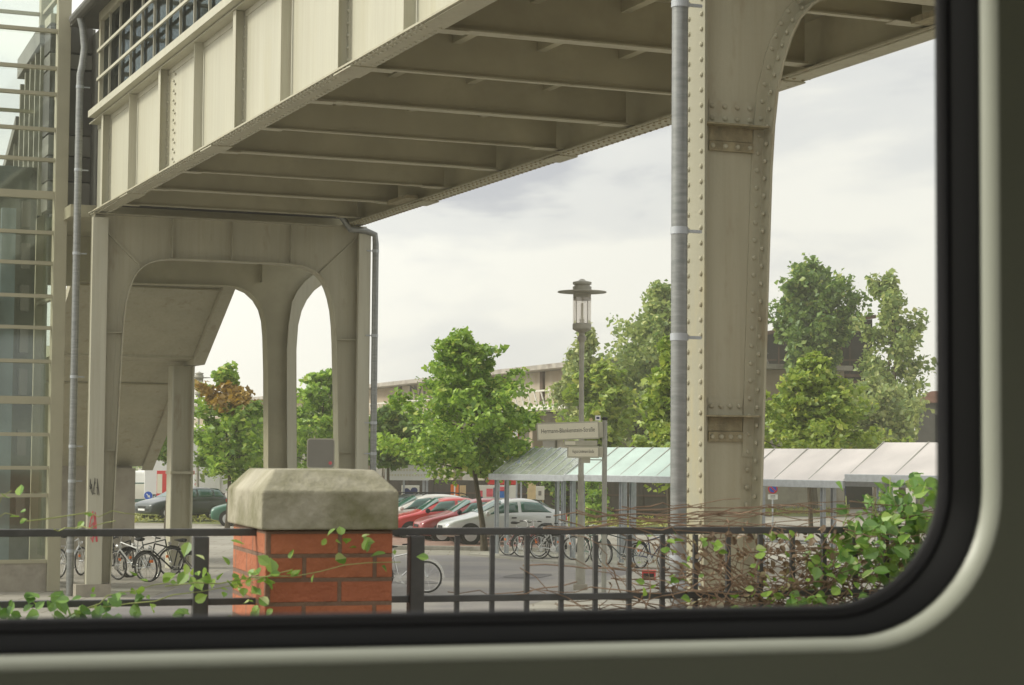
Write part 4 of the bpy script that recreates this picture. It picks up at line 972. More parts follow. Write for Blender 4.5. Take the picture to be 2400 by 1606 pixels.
for x0, x1, z0, z1, m in ((-.42, -.22, .5, 1.05, 'yellow'), (-.40, -.26, .62, .9, 'white'), (.0, .3, .2, .6, 'orange'), (.75, .9, .2, 1.2, 'white'), (-.15, .05, .85, 1.1, 'paper')):
    MB().box(x0, x1, -.014 if m == 'white' else -.012, -.0125 if m == 'white' and x0 < -.3 else -.001, z0, z1).build('picture', M[m], t)

# far line of trees closing the street
P_ = []; q = np.random.default_rng(77)
for k in range(60):
    c = at(q.uniform(60, 700), 1066, 210 + 30 * q.random()); c.z = q.uniform(.8, 3.6 + 1.5 * math.sin(k)); n_ = 45
    P_.append(np.array(c) + q.normal(size=(n_, 3)) * [1.6, 1.2, 1.0])
tag(leaves('distant_trees_foliage', M['deep'], None, np.concatenate(P_), .7, 78, up=.2), kind='stuff')
# ================================================================== BIKE SHELTERS
SE = Vector((.62, -.785, 0)).normalized(); SA = math.atan2(SE.y, SE.x); SO = Vector((-.48, 58.8, 0))
def shelter(label, t0, t1, roofm, dz, nrib, clear=False, np_=0, inset=.15):
    org = SO + SE * ((t0 + t1) / 2); h = (t1 - t0) / 2
    t = thing('bike_shelter', label, 'bike shelter', (org.x, org.y, 0), SA, 'gabled bicycle shelters in a row')
    ze, zr, d = 2.28 + dz, 3.08 + dz, 1.2
    MB().prism([(-.04, ze + .03), (d, zr), (d, zr + .03), (-.04, ze + .06)], (-h, 0, 0), (0, 1, 0), (0, 0, 1), (2 * h, 0, 0)).build('front_roof_sheet', roofm, t)
    MB().prism([(2 * d + .04, ze + .03), (d, zr - .001), (d, zr + .028), (2 * d + .04, ze + .06)], (-h, 0, 0), (0, 1, 0), (0, 0, 1), (2 * h, 0, 0)).build('back_roof_sheet', roofm, t)
    f = MB().box(-h - .05, h + .05, -.12, -.045, ze - .12, ze + .06).box(-h - .05, h + .05, 2 * d + .045, 2 * d + .12, ze - .12, ze + .06).box(-h, h, d - .03, d + .03, zr - .11, zr - .02)
    f.build('fascia_beam', M['galv'], t, bev=.008)
    rb = MB()
    for i in range(nrib + 1):
        x = -h + .03 + (2 * h - .06) * i / nrib
        for s in (0, 1):
            y0, y1 = (0, d) if s == 0 else (2 * d, d)
            rb.bar((x, y0, ze + .072), (x, y1, zr + .042), .03, .022)
    rb.build('roof_rib', M['galv'] if clear else M['signgrey'], t)
    n = np_ or max(2, int(round(2 * h / 2.4)) + 1); first = None
    for i in range(n):
        x = -h + inset + (2 * h - 2 * inset) * i / (n - 1)
        for y in (.05, .42, 2 * d - .05):
            if first is None:
                m = MB().box(-.05, .05, -.004, .004, 0, ze - .10).box(-.05, -.042, -.05, .05, 0, ze - .10).box(.042, .05, -.05, .05, 0, ze - .10).box(-.1, .1, -.1, .1, 0, .015)
                p = m.build('post', M['galv'], t); first = p
            else:
                p = first.copy(); C.objects.link(p); p.parent = t
            p.location = (x, y, 0)
    for y in (.8, 1.7): MB().tube([(-h + .2, y, 0), (-h + .2, y, .75), (h - .2, y, .75), (h - .2, y, 0)], .024, 8).build('bike_rail', M['galv'], t)
    return t
shelter('bike shelter with a clear glass roof next to the silver car', -.1, 3.25, M['clearroof'], 0, 8, True)
shelter('bike shelter with a pale mint roof behind the street name sign', 3.35, 7.8, M['mintroof'], .02, 6)
shelter('bike shelter with a milky white roof behind the no parking sign', 7.9, 13.7, M['milkroof'], 0, 5, np_=2, inset=.75)
shelter('milky roofed bike shelter set a step higher, at the leafy vine', 13.85, 19.5, M['milkroof'], .16, 4, np_=2, inset=.9)

# ================================================================== LAMPS
def lamp(label, x, yb, D, px):
    p = at(x, 1066, D); t = thing('street_lamp', label, 'street lamp', (p.x, p.y, 0), 0, 'lantern street lamps with disc shades')
    b = MB().box(-.15, .15, -.15, .15, 0, .13); b.build('base_plate', M['concrete'], t, bev=.01)
    MB().lathe([(.105, .12), (.10, .6), (.075, .75), (.065, 2.4), (.075, 2.45), (.06, 2.5), (.052, 4.6), (.058, 5.35)], (0, 0, 0), n=16).build('pole', M['lampgrey'], t, smooth=True)
    MB().lathe([(.06, 5.35), (.10, 5.42), (.10, 5.46), (.065, 5.5), (.065, 5.56), (.19, 5.62), (.205, 5.64), (.205, 5.74), (.19, 5.76)], (0, 0, 0), n=24).build('lantern_foot', M['lampgrey'], t, smooth=True)
    MB().lathe([(.196, 5.762), (.20, 6.32)], (0, 0, 0), n=24).build('lantern_glass', M['lampglass'], t, smooth=True)
    br = MB()
    for i in range(4): a = R(45 + 90 * i); br.tube([(.17 * math.cos(a), .17 * math.sin(a), 5.76), (.17 * math.cos(a), .17 * math.sin(a), 6.34)], .007, 6)
    br.build('lantern_rod', M['lampgrey'], t)
    MB().lathe([(.055, 5.765), (.055, 5.86), (.028, 5.87), (.028, 6.2)], (0, 0, 0), n=12).build('bulb', M['signwhite'], t, smooth=True)
    MB().lathe([(.19, 6.26), (.20, 6.45), (.20, 6.33), (.20, 6.44)][:2], (0, 0, 0), n=24).build('shade_collar', M['lampgrey'], t, smooth=True)
    MB().lathe([(.19, 6.47), (.53, 6.455), (.535, 6.44), (.53, 6.43), (.19, 6.41)], (0, 0, 0), n=40).build('disc_shade', M['lampgrey'], t, smooth=True)
    MB().lathe([(.205, 6.475), (.205, 6.56), (.17, 6.565), (.17, 6.6), (.205, 6.61), (.205, 6.66), (.08, 6.69), (.05, 6.72), (.005, 6.73)], (0, 0, 0), n=24).build('lantern_cap', M['lampgrey'], t, smooth=True)
    return t
lamp('tall street lamp with a glass lantern and disc shade behind the street name sign', 1362, 0, 43.3, 1)
lamp('smaller distant street lamp seen through the arch past the stair post', 464, 0, 95, 1)

# ================================================================== STREET NAME SIGN
D0 = 41.0
def mpp(D): return D / FPX
p = at(1417, 1066, D0); sg = thing('street_sign', 'street name post with two pale lettered name plates and stickers', 'street sign', (p.x, p.y, 0), 0)
zt = hz(1417, 983, D0)
MB().tube([(0, 0, 0), (0, 0, zt)], .052, 14).build('post', M['signgrey'], sg, smooth=True)
MB().lathe([(.056, zt - .02), (.06, zt + .03), (.03, zt + .045)], (0, 0, 0), n=14).build('post_cap', M['black'], sg)
def plate(x0, x1, y0, y1, tilt, body, size, xs, sid):
    a = at(x0, y1, D0); b = at(x1, y0, D0); w = b.x - a.x; h = b.z - a.z - abs(w * math.sin(tilt))
    f = MB().box(-w / 2, w / 2, -.012, .012, -h / 2, h / 2).box(w / 2, w / 2 + .08, -.02, .02, -h * .44, h * .44).build('sign_frame', M['signframe'], sg, bev=.01)
    f.location = ((a.x + b.x) / 2 - p.x, -.055, (a.z + b.z) / 2); f.rotation_euler = (0, -tilt, 0)
    MB().box(-w / 2 + .025, w / 2 - .025, -.017, -.0125, -h / 2 + .028, h / 2 - .028).build('name_plate', M['signwhite'], f)
    text(body, 'lettering', M['ink'], f, (0, -.0185, .01), (R(90), 0, 0), size, .0006, xs=xs)
    return f
f1 = plate(1258, 1404, 987, 1034, .045, 'Hermann-Blankenstein-Straße', .13, .70, 1)
f2 = plate(1329, 1404, 1046, 1073, .0, 'August-Lindemann-Straße', .095, .45, 2)
f3 = MB().box(-.36, .33, -.012, .012, -.055, .055).build('sign_frame', M['signframe'], sg, bev=.01); c = at(1362, 1039, D0); f3.location = (c.x - p.x, -.03, c.z)
MB().box(-.33, -.12, -.017, -.0125, -.035, .035).build('house_number_plate', M['signwhite'], f3)
c = at(1401, 980, D0); s1 = MB().box(-.055, .055, -.004, .004, -.05, .05).build('sticker', M['white'], sg); s1.location = (c.x - p.x, -.06, c.z)
MB().lathe([(.036, 0), (.036, .002), (.02, .0022)], (0, -.0045, 0), (0, -1, 0), 20).build('sticker_print', M['navy'], s1).scale = (1, 1, .6)
c = at(1385, 984, D0); s2 = MB().lathe([(.038, 0), (.038, .006)], (0, 0, 0), (0, -1, 0), 16).build('sticker', M['tan'], sg); s2.location = (c.x - p.x, -.06, c.z)
c = at(1372, 1079, D0); s3 = MB().box(-.08, .10, -.02, .02, -.055, .055).build('junction_box', M['signframe'], sg, bev=.008); s3.location = (c.x - p.x, 0, c.z)
# bracket to the lamp
MB().bar((-.05, 0, c.z + .01), (c.x - p.x, 0, c.z + .01), .02, .02).build('bracket', M['signgrey'], sg)

def road_sign(label, x, y, D, zlow, kind, d):
    p = at(x, y, D); t = thing('road_sign', label, 'road sign', (p.x, p.y, 0), 0)
    MB().tube([(0, 0, 0), (0, 0, p.z + d * .4)], .03, 10).build('post', M['galv'], t)
    ds = MB().lathe([(d / 2, 0), (d / 2, .012), (d / 2 - .004, .014)], (0, -.035, p.z), (0, -1, 0), 36)
    o = (0, -.05, p.z)
    if kind == 'arrow':
        ds.build('disc', M['white'], t)
        MB().lathe([(d / 2 * .93, 0), (d / 2 * .93, .003)], (0, -.049, p.z), (0, -1, 0), 36).build('blue_field', M['blue'], t)
        k = d / 2 * .62
        arrow = [(-.9, .18), (.1, .18), (.1, .55), (.95, 0), (.1, -.55), (.1, -.18), (-.9, -.18)]
        q = MB().prism([(x_ * k, y_ * k) for x_, y_ in arrow], (0, 0, 0), (1, 0, 0), (0, 0, 1), (0, -.003, 0)).build('arrow', M['white'], t)
        q.location = (0, -.0525, p.z); q.rotation_euler = (0, R(45), 0)
    else:
        ds.build('disc', M['red'], t)
        MB().lathe([(d / 2 * .74, 0), (d / 2 * .74, .003)], (0, -.049, p.z), (0, -1, 0), 36).build('blue_field', M['blue'], t)
        q = MB().box(-d * .42, d * .42, -.004, 0, -d * .065, d * .065).build('slash', M['red'], t); q.location = (0, -.0522, p.z); q.rotation_euler = (0, R(45), 0)
        q = MB().box(-d * .5, d * .5, -.01, 0, -d * .26, d * .26).build('plate', M['white'], t); q.location = (0, -.035, p.z - d * .82)
        r_ = MB()
        for i in range(3): r_.box(-d * .25, d * .25, -.002, 0, -.05 + .045 * i, -.03 + .045 * i)
        r_.build('plate_print', M['band'], q).location = (0, -.0105, 0)
    return t
road_sign('round blue road sign with a white arrow pointing down, by the stair post', 348, 1162, 88, 0, 'arrow', .40)
road_sign('round red and blue no parking sign with a small white plate', 1811, 1146, 70, 0, 'park', .34)
bp_ = at(752, 1063, 40); bs = thing('square_sign', 'grey square sign seen from behind above the brick pillar', 'sign', (bp_.x, bp_.y, 0), R(4))
def rounded(w, h, r, n=5):
    return [(x, z) for x, z in rrect(-w / 2, w / 2, -h / 2, h / 2, r, n)]
MB().prism(rounded(.56, .60, .06), (0, 0, bp_.z), (1, 0, 0), (0, 0, 1), (0, .02, 0)).build('rim', M['signframe'], bs)
MB().prism(rounded(.515, .555, .045), (0, -.004, bp_.z), (1, 0, 0), (0, 0, 1), (0, .003, 0)).build('panel', M['band'], bs)
MB().tube([(0, .05, 0), (0, .05, bp_.z + .2)], .03, 10).build('post', M['galv'], bs)
MB().lathe([(.035, 0), (.035, .003)], (.19, -.0045, bp_.z - .19), (0, -1, 0), 14).build('sticker', M['pink'], bs)

# ================================================================== CARS
KINDS = {
 'sedan': dict(L=2.06, st=[(2.08, .36, .53, .56, 0), (2.02, .24, .62, .68, 0), (1.80, .20, .71, .78, 0), (1.25, .19, .83, .825, 0), (.98, .19, .89, .83, .94, .70), (.12, .19, .935, .84, 1.37, .60), (-.5, .19, .955, .84, 1.425, .60), (-1.05, .19, .965, .84, 1.38, .58), (-1.62, .19, .98, .825, 1.05, .68), (-1.95, .21, .98, .77, 0), (-2.07, .30, .80, .70, 0)],
   cowl=4, rf=5, rr=7, rb=8, wheels=(1.27, -1.22), r=.295, win=[((.74, .16), (-.33, -.33)), ((-.44, -.44), (-1.48, -1.12))]),
 'hatch': dict(L=1.78, st=[(1.80, .30, .54, .60, 0), (1.74, .23, .66, .70, 0), (1.48, .19, .76, .76, 0), (.98, .18, .87, .785, 0), (.72, .18, .915, .79, .96, .67), (.06, .18, .93, .80, 1.375, .58), (-.5, .18, .94, .80, 1.42, .58), (-1.25, .18, .95, .80, 1.38, .56), (-1.66, .20, .97, .77, 1.02, .66), (-1.80, .28, .80, .70, 0)],
   cowl=4, rf=5, rr=7, rb=8, wheels=(1.12, -1.12), r=.28, win=[((.58, .10), (-.42, -.42)), ((-.52, -.52), (-1.38, -1.16))]),
 'wagon': dict(L=2.12, st=[(2.14, .32, .62, .64, 0), (2.07, .24, .76, .75, 0), (1.78, .21, .88, .83, 0), (1.22, .20, .99, .86, 0), (.98, .20, 1.03, .865, 1.08, .74), (.15, .20, 1.05, .87, 1.55, .66), (-.6, .20, 1.06, .87, 1.62, .66), (-1.6, .20, 1.07, .87, 1.57, .64), (-1.98, .22, 1.08, .84, 1.10, .74), (-2.14, .30, .90, .76, 0)],
   cowl=4, rf=5, rr=7, rb=8, wheels=(1.33, -1.28), r=.31, win=[((.82, .20), (-.30, -.30)), ((-.40, -.40), (-1.20, -1.20)), ((-1.28, -1.28), (-1.82, -1.66))]),
}
def car_thing(kind, label, loc, heading, pm, sc=(1, 1, 1), rails=False, group='cars parked in the car park'):
    k = KINDS[kind]; t = thing('parked_car', label, 'car', loc, heading, group); t.scale = sc
    S_ = []
    for s in k['st']:
        x, zs, zb, wb = s[:4]; zr = s[4] if len(s) > 5 else 0; wr = s[5] if len(s) > 5 else wb - .12
        if not zr: zr = zb + .035
        dz = min(.06, (zr - zb) * .4)
        S_.append((x, [(0, zs), (wb - .05, zs), (wb - .005, zs + .10), (wb + .015, (zs + zb) / 2 + .04), (wb - .002, zb - .045), (wb - .05, zb), (wr, zr - dz), (wr - .11, zr - .004), (0, zr + .018)]))
    mb = MB(); n = 16
    for x, h in S_:
        for y, z in h: mb.v.append((x, y, z))
        for y, z in h[-2:0:-1]: mb.v.append((x, -y, z))
    for i in range(len(S_) - 1):
        for j in range(n): mb.f.append((i * n + j, i * n + (j + 1) % n, (i + 1) * n + (j + 1) % n, (i + 1) * n + j))
    mb.f.append(tuple(range(n))); e = (len(S_) - 1) * n; mb.f.append(tuple(e + j for j in range(n))[::-1])
    body = mb.build('body', pm, t, smooth=True, sharp=50)
    sd = body.modifiers.new('sub', 'SUBSURF'); sd.levels = 1; sd.render_levels = 2
    def ringat(x):
        for (xa, ha), (xb, hb) in zip(S_, S_[1:]):
            if xb <= x <= xa:
                f = (xa - x) / (xa - xb); return [(a[0] + (b[0] - a[0]) * f, a[1] + (b[1] - a[1]) * f) for a, b in zip(ha, hb)]
        return S_[-1][1]
    for side in (1, -1):
        for (b0, t0), (b1, t1) in k['win']:
            m = MB(); nx, ns = 7, 4
            for j in range(ns):
                s = .10 + .80 * j / (ns - 1)
                for i in range(nx):
                    xb = b0 + (t0 - b0) * s; xe = b1 + (t1 - b1) * s; x = xb + (xe - xb) * i / (nx - 1)
                    h = ringat(x); p5, p6 = h[5], h[6]
                    m.v.append((x, side * (p5[0] + (p6[0] - p5[0]) * s + .010 + .012 * math.sin(math.pi * s)), p5[1] + (p6[1] - p5[1]) * s))
            for j in range(ns - 1):
                for i in range(nx - 1): m.f.append((j * nx + i, j * nx + i + 1, (j + 1) * nx + i + 1, (j + 1) * nx + i))
            w = m.build('side_window', M['carglass'], t, smooth=True)
            so = w.modifiers.new('solid', 'SOLIDIFY'); so.thickness = .012
        mi = MB().lathe([(.02, -.07), (.07, -.05), (.085, .0), (.07, .05), (.02, .07)], (k['win'][0][0][0] - .02, side * (k['st'][4][3] + .09), k['st'][4][2] + .06), (0, 1, 0), 12).build('wing_mirror', pm if kind != 'hatch' else M['black'], t, smooth=True)
        for (b0, t0), (b1, t1) in k['win'][:2]:
            x = b1 + .16; h = ringat(x); MB().box(x - .08, x + .08, min(side * (h[4][0] + .0), side * (h[4][0] + .035)), max(side * (h[4][0] + .0), side * (h[4][0] + .035)), h[4][1] - .10, h[4][1] - .06).build('door_handle', M['black'], t, bev=.008)
        st_ = k['st']; hx = st_[1][0] - .10; h = ringat(hx)
        hl_ = MB().lathe([(.005, .06), (.06, .055), (.095, .02), (.10, -.05), (.09, -.12)], (hx, side * (h[4][0] - .13), h[4][1] - .075), (1, side * .35, .1), 14).build('headlamp', M['headlamp'], t, smooth=True)
        tx = st_[-2][0]; h = ringat(tx + .04)
        MB().box(tx - .02, tx + .12, min(side * (h[4][0] - .16), side * (h[4][0] + .012)), max(side * (h[4][0] - .16), side * (h[4][0] + .012)), h[4][1] - .20, h[4][1] - .03).build('tail_lamp', M['taillamp'], t, bev=.02)
        for wx in k['wheels']:
            h = ringat(wx); w = h[3][0]
            MB().lathe([(k['r'] + .055, -.35), (k['r'] + .055, .008), (k['r'] + .02, .012)], (wx, side * (w - .005), k['r'] + .015), (0, side, 0), 26).build('wheel_arch', M['black'], t)
            o_ = (wx, side * (w - .17), k['r']); ax = (0, side, 0)
            ty = MB().lathe([(k['r'] * .62, 0), (k['r'] * .94, .0), (k['r'], .03), (k['r'], .15), (k['r'] * .95, .19), (k['r'] * .66, .195)], o_, ax, 28).build('wheel', M['tyre'], t, smooth=True)
            rm = MB().lathe([(k['r'] * .70, .196), (k['r'] * .68, .212), (k['r'] * .60, .205), (k['r'] * .58, .20), (.02, .202)], o_, ax, 24)
            for q_ in range(7):
                a = 2 * math.pi * q_ / 7; rm.bar((wx + .04 * math.cos(a), o_[1] + side * .21, k['r'] + .04 * math.sin(a)), (wx + k['r'] * .60 * math.cos(a), o_[1] + side * .215, k['r'] + k['r'] * .60 * math.sin(a)), .04, .02, (0, 1, 0))
            rm.build('rim', M['alloy'], ty, smooth=True)
    def patch(name, ia, ib, ta, tb):
        m = MB(); A = S_[ia]; B_ = S_[ib]; ks = [(1, 6), (1, 7), (1, 8), (-1, 7), (-1, 6)]; nt_ = 5
        for i in range(nt_):
            t_ = ta + (tb - ta) * i / (nt_ - 1); x = A[0] + (B_[0] - A[0]) * t_
            for s, j in ks:
                ya = A[1][j][0] * .97; yb = B_[1][j][0] * .95; za = A[1][j][1]; zb = B_[1][j][1]
                m.v.append((x + (.012 if ia < ib and A[0] > 0 else -.012), s * (ya + (yb - ya) * t_), za + (zb - za) * t_ + .016))
        for i in range(nt_ - 1):
            for j in range(4): m.f.append((i * 5 + j, i * 5 + j + 1, (i + 1) * 5 + j + 1, (i + 1) * 5 + j))
        w = m.build(name, M['carglass'], t, smooth=True)
    patch('windscreen', k['cowl'], k['rf'], .05, .93); patch('rear_window', k['rr'], k['rb'], .10, .93)
    x1 = k['st'][0][0]; z1 = k['st'][0][2]
    MB().box(x1 - .10, x1 + .012, -.30, .30, z1 - .06, z1 + .035).build('grille', M['black'], t, bev=.02)
    MB().box(x1 - .05, x1 + .022, -.26, .26, z1 - .20, z1 - .10).build('number_plate', M['white'], t)
    for y in (-.5, .3): MB().box(x1 - .10, x1 + .006, y, y + .2, z1 - .20, z1 - .12).build('bumper_vent', M['black'], t)
    if rails:
        for s in (1, -1): MB().tube([(.0, s * .60, 1.58), (-.2, s * .60, 1.66), (-1.4, s * .59, 1.66), (-1.6, s * .59, 1.60)], .018, 8).build('roof_rail', M['black'], t, smooth=True)
    return t
HD = R(180 + 15); hv = Vector((math.cos(HD), math.sin(HD), 0)); hl2 = Vector((-hv.y, hv.x, 0))
w0 = gnd(1100, 1276, .11); c0 = w0 - hv * 1.27 - hl2 * .84
def slot(i, fwd=0.0): return c0 - hl2 * (2.45 * i) + hv * fwd
car_thing('sedan', 'silver saloon car parked beside the slim lime trunk', (c0.x, c0.y, .11), HD, M['silver'], sc=(.97, 1, 1))
c = slot(1, .45); car_thing('hatch', 'dark red hatchback parked between the silver saloon and a brighter red car', (c.x, c.y, .05), HD, M['maroon'])
c = slot(2, .95); car_thing('hatch', 'bright red hatchback half hidden by the brick pillar', (c.x, c.y, .03), HD, M['redcar'])
c = slot(3, 1.1); car_thing('wagon', 'pale estate car with roof rails behind the red hatchbacks', (c.x, c.y, .0), HD, M['whitecar'], sc=(1, 1, .93), rails=True)
c = slot(4, 1.3); car_thing('wagon', 'dark estate car at the far end of the parked row', (c.x, c.y, .0), HD, M['darkcar'], sc=(1, 1, .9), rails=True)
a = at(425, 1200, 84); car_thing('wagon', 'dark green estate car parked behind the stair post', (a.x, a.y, .14), R(180 + 42), M['darkcar'], sc=(.9, .95, .80), group='cars on the far side of the street')
a = at(600, 1200, 80); car_thing('hatch', 'bottle green car whose nose peeks out beside the pillar cap', (a.x, a.y, .0), R(180 + 8), M['greencar'], group='cars on the far side of the street')

# lorry and van
a = at(505, 1066, 97); lo = thing('lorry', 'white box lorry with an orange plate behind the stair post', 'lorry', (a.x - 1.0, a.y, 0), R(5))
zb0 = hz(500, 1160, 97)
MB().box(-2.4, 1.25, 0, 7, zb0, zb0 + 2.7).build('cargo_box', M['white'], lo, bev=.03)
MB().box(-2.2, 1.1, .1, 6.8, zb0 - .25, zb0 - .01).build('chassis', M['black'], lo)
MB().box(.62, 1.02, -.015, -.001, zb0 + .06, zb0 + .20).build('reflector_plate', M['orange'], lo)
for x in (-1.9, .75): MB().box(x, x + .25, -.02, .09, zb0 - .24, zb0 - .12).build('tail_lamp', M['taillamp'], lo)
scribble('lettering', M['pink'], lo, (-.35, -.01, zb0 + .45), (0, 0, 0), .5, .12, 12, .012, 3)
for x in (-1.7, .7):
    for y in (1.2, 5.4):
        w = MB().lathe([(.2, 0), (.42, .0), (.44, .05), (.44, .25), (.42, .3), (.22, .3)], (x - .15, y, .44), (1, 0, 0), 24).build('wheel', M['tyre'], lo, smooth=True)
a = at(345, 1066, 99); va = thing('delivery_van', 'white high roofed van with dark glass behind the blue arrow sign', 'van', (a.x, a.y, 0), R(4))
zt = hz(345, 1104, 99); zw0, zw1 = hz(345, 1172, 99), hz(345, 1132, 99)
MB().box(-.75, 1.6, 0, 3.5, .3, zt).build('body', M['white'], va, bev=.12)
MB().box(-.72, .75, -.02, .05, zw0 - .12, zw1 + .02).build('window', M['carglass'], va, bev=.05)
MB().box(-.66, -.05, -.035, -.021, zw0 + .05, zw1 - .05).build('window_blind', M['paper'], va)
for x in (-.5, 1.2): MB().lathe([(.15, 0), (.33, 0), (.33, .2), (.15, .2)], (x, .6, .33), (1, 0, 0), 20).build('wheel', M['tyre'], va)
# navy trailer, boulder, crate
a = at(1850, 1066, 114); tr_ = thing('trailer', 'navy blue box trailer with a yellow badge under the milky shelter roof', 'trailer', (a.x, a.y, 0), R(-4))
z0 = hz(1830, 1166, 114)
MB().box(-1.6, 3.2, 0, 2.4, z0, z0 + 1.6).build('cargo_box', M['navy'], tr_, bev=.03)
MB().box(-1.7, 3.3, .2, 2.2, .35, z0 - .02).build('chassis', M['black'], tr_)
zc = hz(1848, 1141, 114); MB().lathe([(.11, 0), (.11, .012)], (-.02, -.001, zc), (0, -1, 0), 8).build('badge', M['yellow'], tr_); MB().box(-.14, .10, -.012, -.001, zc + .14, zc + .2).build('white_plate', M['white'], tr_)
MB().box(-1.72, -1.45, -.02, -.001, zc - .1, zc + .25).build('orange_marker', M['orange'], tr_)
for x in (-.9, 1.6): MB().lathe([(.2, 0), (.4, 0), (.42, .05), (.42, .2), (.2, .25)], (x, .1, .42), (0, -1, 0), 20).build('wheel', M['tyre'], tr_)
g = gnd(1848, 1196); q = random.Random(2); bmh = MB(); bmh.lathe([(.02, -.02), (.30, .0), (.36, .14), (.28, .30), (.12, .38), (.01, .39)], (0, 0, 0), n=11)
bmh.v = [(x * (1 + .2 * q.random()), y * (1 + .2 * q.random()), z * (1 + .15 * q.random())) for x, y, z in bmh.v]
bo = bmh.build('boulder', M['sandstone'], smooth=True, sharp=25); bo.location = (g.x, g.y, 0); tag(bo, 'pale round boulder lying on the grass verge by the trailer', 'boulder')
g = gnd(1521, 1360); cr = thing('plastic_crate', 'small bright red plastic crate lying on the paving near the zinc downpipe', 'crate', (g.x, g.y, 0), R(-12))
MB().box(-.15, .15, -.12, -.105, .0, .21).box(-.15, .15, .105, .12, 0, .21).box(-.15, -.135, -.105, .105, 0, .21).box(.135, .15, -.105, .105, 0, .21).box(-.135, .135, -.105, .105, 0, .012).build('crate_shell', M['red'], cr, bev=.006)
MB().box(-.115, .135, -.122, -.1205, .015, .165).build('dark_panel', M['black'], cr); MB().box(-.16, .16, -.13, .13, .2105, .235).build('crate_rim', mat('bright_red_plastic', (.75, .09, .07), rough=.35), cr, bev=.006)

# ================================================================== BICYCLES
def bicycle(label, loc, heading, fm, refl=True, guards=None, group='bicycles parked at the shelters', lean=0.0, bag=False):
    t = thing('bicycle', label, 'bicycle', loc, heading, group); t.rotation_euler = (lean, 0, heading)
    r = .335; xf, xr = .53, -.53
    for x, nm in ((xf, 'front'), (xr, 'rear')):
        w = MB().torus((x, 0, r), (0, 1, 0), r - .02, .02, 36, 8).build('wheel', M['tyre'], t, smooth=True)
        m = MB().torus((x, 0, r), (0, 1, 0), r - .045, .011, 36, 6)
        for i in range(14):
            a = 2 * math.pi * i / 14; m.tube([(x, .025 * (1 if i % 2 else -1), r), (x + (r - .05) * math.cos(a), 0, r + (r - .05) * math.sin(a))], .0025, 4)
        m.tube([(x, -.05, r), (x, .05, r)], .022, 8); m.build('rim', M['chrome'], w, smooth=True)
        if refl: MB().box(x - .13, x - .07, -.012, .012, r + .10, r + .16).build('reflector', M['orange'], w)
        if guards:
            g_ = MB(); pts = [(x + (r + .025) * math.cos(R(a)), r + (r + .025) * math.sin(R(a))) for a in (range(-5, 115, 10) if x > 0 else range(40, 200, 10))]
            for (xa, za), (xb, zb) in zip(pts, pts[1:]): g_.bar((xa, 0, za), (xb, 0, zb), .055, .006, (0, 1, 0) if 0 else (0, 1, 0))
            g_.build('mudguard', guards, t)
    f = MB(); bb_ = (-.08, 0, .29); sh = (-.22, 0, .82); hd = (.36, 0, .86); hd2 = (.40, 0, .70)
    f.tube([bb_, sh], .016, 8); f.tube([(-.2, 0, .74), hd], .016, 8); f.tube([bb_, hd2], .018, 8); f.tube([hd, hd2], .019, 8)
    for s in (1, -1):
        f.tube([(xr, s * .06, r), (-.2, s * .02, .72)], .009, 6); f.tube([(xr, s * .06, r), (bb_[0], s * .03, bb_[2])], .010, 6); f.tube([(xf, s * .05, r), (.42, s * .05, .64), (.40, 0, .70)], .012, 6)
    f.build('frame', fm, t, smooth=True)
    h = MB().tube([(.36, 0, .86), (.33, 0, 1.02)], .013, 8).tube([(.20, .29, 1.02), (.30, .24, 1.05), (.36, .08, 1.03), (.36, -.08, 1.03), (.30, -.24, 1.05), (.20, -.29, 1.02)], .012, 8)
    hb = h.build('handlebar', M['chrome'], t, smooth=True)
    for s in (1, -1): MB().tube([(.20, s * .29, 1.02), (.08, s * .30, 1.01)], .017, 8).build('grip', M['black'], hb)
    s_ = MB().tube([(-.22, 0, .82), (-.245, 0, .92)], .013, 8); s_.build('seat_post', M['chrome'], t)
    sa = MB().lathe([(.01, -.15), (.09, -.13), (.095, -.05), (.05, .06), (.022, .13), (.01, .14)], (-.25, 0, .95), (1, 0, .05), 12); sa.v = [(x, y, .95 + (z - .95) * .45) for x, y, z in sa.v]; sa.build('saddle', M['black'], t, smooth=True)
    c_ = MB().lathe([(.085, -.004), (.09, 0), (.085, .004)], (bb_[0], -.05, bb_[2]), (0, 1, 0), 20).bar((bb_[0], -.07, .29), (bb_[0] + .13, -.07, .20), .014, .02, (0, 1, 0)).bar((bb_[0], .07, .29), (bb_[0] - .13, .07, .38), .014, .02, (0, 1, 0)).box(bb_[0] + .08, bb_[0] + .18, -.15, -.075, .19, .21).box(bb_[0] - .18, bb_[0] - .08, .075, .15, .37, .39)
    c_.build('crank', M['chrome'], t)
    MB().tube([(.44, 0, .76), (.50, 0, .77)], [.04, .05], 12).build('front_lamp', M['chrome'], t)
    if bag:
        MB().box(-.72, -.30, -.16, -.03, .36, .74).build('pannier', M['black'], t, bev=.04); MB().box(-.62, -.42, -.17, -.161, .5, .6).build('pannier_badge', M['deep'] if 0 else M['greencar'], t)
        MB().box(-.66, -.54, -.05, .05, .76, .98).build('number_tag', M['pink'], t, bev=.02)
    else:
        MB().box(-.75, -.28, -.07, .07, .72, .735).build('carrier', M['chrome'], t)
    return t
g = gnd(1000, 1390); hb_ = R(-14); v = Vector((math.cos(hb_), math.sin(hb_), 0))
bicycle('silver city bicycle with mudguards and a dark pannier standing behind the fence', (g.x - v.x * .53, g.y - v.y * .53, 0), hb_, M['chrome'], refl=False, guards=M['chrome'], group='bicycles standing alone', bag=True)
cols = [M['maroon'], M['black'], M['silver'], M['greencar'], M['darkcar'], M['navy'], M['black'], M['silver']]
